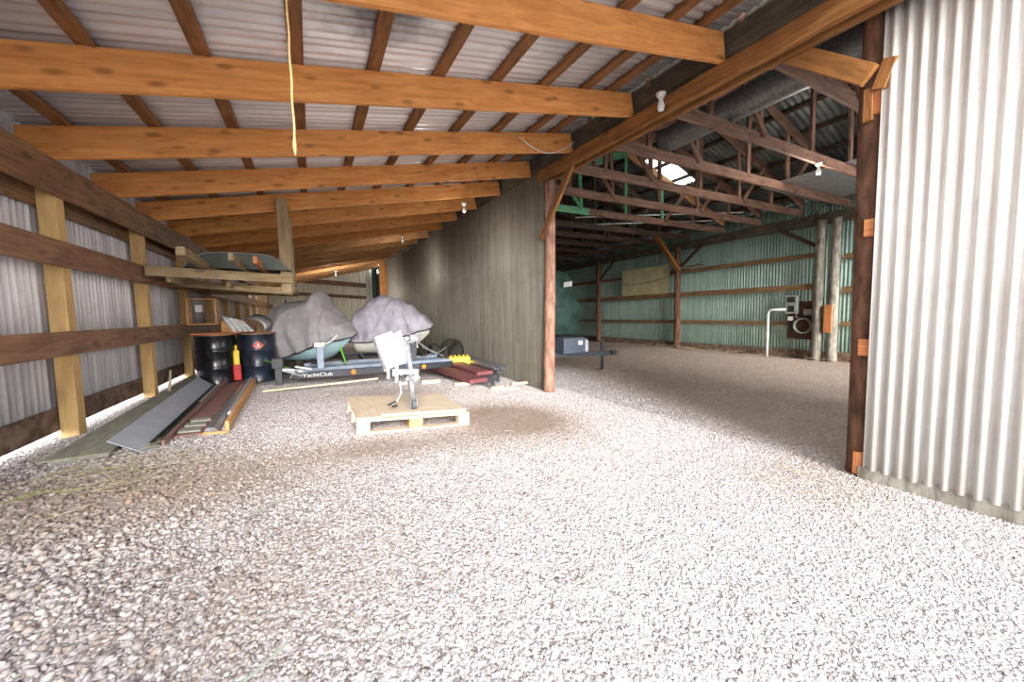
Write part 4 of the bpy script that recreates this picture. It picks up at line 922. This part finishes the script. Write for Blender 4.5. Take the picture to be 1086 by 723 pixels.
# ------------------------------------------------------------------ measured places and sizes of the things on the sloping lean-to floor
def resize(o, k):
    if o.type == 'MESH':
        if o.data.users > 1: o.data = o.data.copy()
        o.data.transform(Matrix.Scale(k, 4))
        for md in o.modifiers:
            if md.type == 'SOLIDIFY': md.thickness *= k
            if md.type == 'BEVEL': md.width *= k
    for ch in o.children: ch.location *= k; resize(ch, k)
bpy.context.view_layer.update()
for nm, lc, k in (
    ('bent_sheet', (-.66, 6.42, .955), .62),
    ('crate', (-1.054, 7.08, 0.284), 0.753),
    ('drum_board', (-1.137, 6.232, 0.96), 0.748),
    ('folding_stand', (-0.366, 6.817, 0.259), 0.795),
    ('fuel_can', (-0.914, 6.185, 0.274), 0.762),
    ('loose_stick', (-0.564, 5.403, 0.265), 0.783),
    ('loose_stick.001', (-1.457, 5.538, 0.327), 0.729),
    ('maroon_sheet', (2.038, 6.143, 0.133), 0.941),
    ('maroon_sheet.001', (2.337, 6.693, 0.171), 0.96),
    ('metal_offcuts', (2.039, 6.967, 0.218), 0.941),
    ('oil_drum', (-1.137, 6.247, 0.287), 0.748),
    ('oil_drum.001', (-0.697, 6.432, 0.259), 0.775),
    ('pale_block', (2.076, 6.795, 0.286), 0.944),
    ('ribbed_sheet', (-.90, 6.35, .96), .62),
    ('rope', (-0.026, 1.957, 1.859), 0.816),
    ('steel_channel', (2.264, 6.065, 0.08), 0.955),
    ('steel_channel.001', (2.422, 6.223, 0.089), 0.965),
    ('steel_channel.002', (2.536, 6.559, 0.1), 0.972),
    ('steel_channel.003', (2.7, 7.215, 0.158), 0.982),
    ('steel_channel.004', (2.795, 7.357, 0.212), 0.987),
    ('steel_channel.005', (2.629, 7.184, 0.221), 0.977),
    ('trailer_jack', (0.778, 3.399, 0.285), 0.865),
    ('twig', (1.178, 1.796, 0.154), 0.889),
    ('twig.001', (0.724, 1.024, 0.185), 0.861),
    ('twig.002', (-0.296, 2.021, 0.255), 0.799),
    ('twig.003', (-0.292, 1.002, 0.254), 0.8),
    ('tyre', (2.664, 7.837, 0.317), 0.98),
    ('upturned_boat', (0, 0, 0.22999999999999998), 0.8),
    ('wall_shelf', (-1.47, 6.769, 1.077), 0.728),
    ('wood_block', (-1.192, 6.964, 1.001), 0.745),
    ('wood_scrap', (2.255, 4.842, 0.076), 0.955),
    ('wood_scrap.001', (2.735, 5.203, 0.038), 0.984),
    ('wood_scrap.002', (1.838, 5.338, 0.105), 0.929),
    ('wood_scrap.003', (1.42, 5.617, 0.138), 0.904),
    ('wood_scrap.004', (2.406, 4.949, 0.051), 0.964),
    ('wood_scrap.005', (3.096, 4.61, 0.025), 1.0),
    ('yellow_tool', (2.433, 6.758, 0.204), 0.965),
    ('yellow_tray', (2.044, 6.828, 0.185), 0.942),
    ('boat_trailer', (0.807, 5.907, 0.172), 0.85),
    ('watercraft', (0.051, 6.8, 0.172), 0.85),
    ('craft_cover', (0.051, 6.8, 0.172), 0.85),
    ('watercraft.001', (1.29, 7.097, 0.19), 0.85),
    ('craft_cover.001', (1.29, 7.097, 0.19), 0.85),
    ('tie_strap', (-0.446, 6.141, 0.425), 0.85),
    ('tie_strap.001', (0.391, 6.099, 0.444), 0.85),
):
    o = bpy.data.objects[nm]; o.location = lc; resize(o, k)
bpy.context.view_layer.update()

# ------------------------------------------------------------------ camera
f = 400.2; cx, cy = 543, 361.5
Yc = V((330-cx, -(336-cy), -f)).normalized(); Xc = V((1300-cx, -(318-cy), -f)); Xc = (Xc-Yc*Xc.dot(Yc)).normalized(); Zc = Xc.cross(Yc)
R = Matrix((Xc, Yc, Zc))       # world = R @ camera
cam = bpy.data.cameras.new('camera'); co = bpy.data.objects.new('camera', cam); COL.objects.link(co)
Mx = R.to_4x4(); Mx.translation = (0, 0, 1.15); co.matrix_world = Mx
cam.sensor_fit = 'HORIZONTAL'; cam.sensor_width = 36; cam.lens = 36*f/1086; cam.clip_start = .02; cam.clip_end = 200
SC.camera = co

# ------------------------------------------------------------------ light
w = bpy.data.worlds.new('sky'); SC.world = w; w.use_nodes = True; nt = w.node_tree
bg = nt.nodes['Background']
tc = N(nt, 'ShaderNodeTexCoord'); sp = N(nt, 'ShaderNodeSeparateXYZ'); nt.links.new(tc.outputs['Generated'], sp.inputs[0])
r = nt.nodes.new('ShaderNodeValToRGB'); nt.links.new(sp.outputs[2], r.inputs[0])
r.color_ramp.elements[0].position = 0; r.color_ramp.elements[0].color = (1., .98, .96, 1); r.color_ramp.elements[1].position = .8; r.color_ramp.elements[1].color = (.80, .9, 1., 1)
nt.links.new(r.outputs[0], bg.inputs[0]); bg.inputs[1].default_value = 2.3
def sun(name, d, strength, angle, col):
    l = bpy.data.lights.new(name, 'SUN'); l.energy = strength; l.angle = angle; l.color = col
    o = bpy.data.objects.new(name, l); COL.objects.link(o); o.rotation_euler = V(d).to_track_quat('-Z', 'Y').to_euler(); o.location = (0, -8, 8)
sun('bright_sky_sun', (.20, 1., -.30), 5.6, math.radians(34), (1., .97, .93))
# daylight portals of the openings
def portal(loc, rot, sx, sy):
    l = bpy.data.lights.new('portal', 'AREA'); l.shape = 'RECTANGLE'; l.size = sx; l.size_y = sy; l.cycles.is_portal = True
    o = bpy.data.objects.new('portal', l); COL.objects.link(o); o.location = loc; o.rotation_euler = rot
SC.view_settings.view_transform = 'Standard'; SC.view_settings.look = 'None'; SC.view_settings.gamma = 1; SC.view_settings.use_curve_mapping = False
SC.view_settings.exposure = 0.95
try:
    SC.cycles.use_denoising = True; SC.cycles.max_bounces = 10; SC.cycles.diffuse_bounces = 6
except Exception: pass
# point lights added as fill near the bulbs, which do not glow
for p, e in (((2.2, 5.9, 2.5), 7), ((6.33, 2.76, 2.86), 18), ((2.1, 9.9, 2.6), 10), ((.9, 15.8, 2.45), 60)):
    l = bpy.data.lights.new('fill_light', 'POINT'); l.energy = e; l.shadow_soft_size = .08; l.color = (1, .95, .88)
    o = bpy.data.objects.new('fill_light', l); COL.objects.link(o); o.location = p

# ------------------------------------------------------------------ the plan above is drawn in units of 1.2 m: bring everything to metres
U = 1.2
for me in bpy.data.meshes: me.transform(Matrix.Scale(U, 4))
for o in bpy.data.objects:
    o.location *= U
    for md in o.modifiers:
        if md.type == 'SOLIDIFY': md.thickness *= U
        if md.type == 'BEVEL': md.width *= U
    if o.type == 'LIGHT' and o.data.type == 'POINT': o.data.energy *= U*U; o.data.shadow_soft_size *= U
bpy.context.view_layer.update()
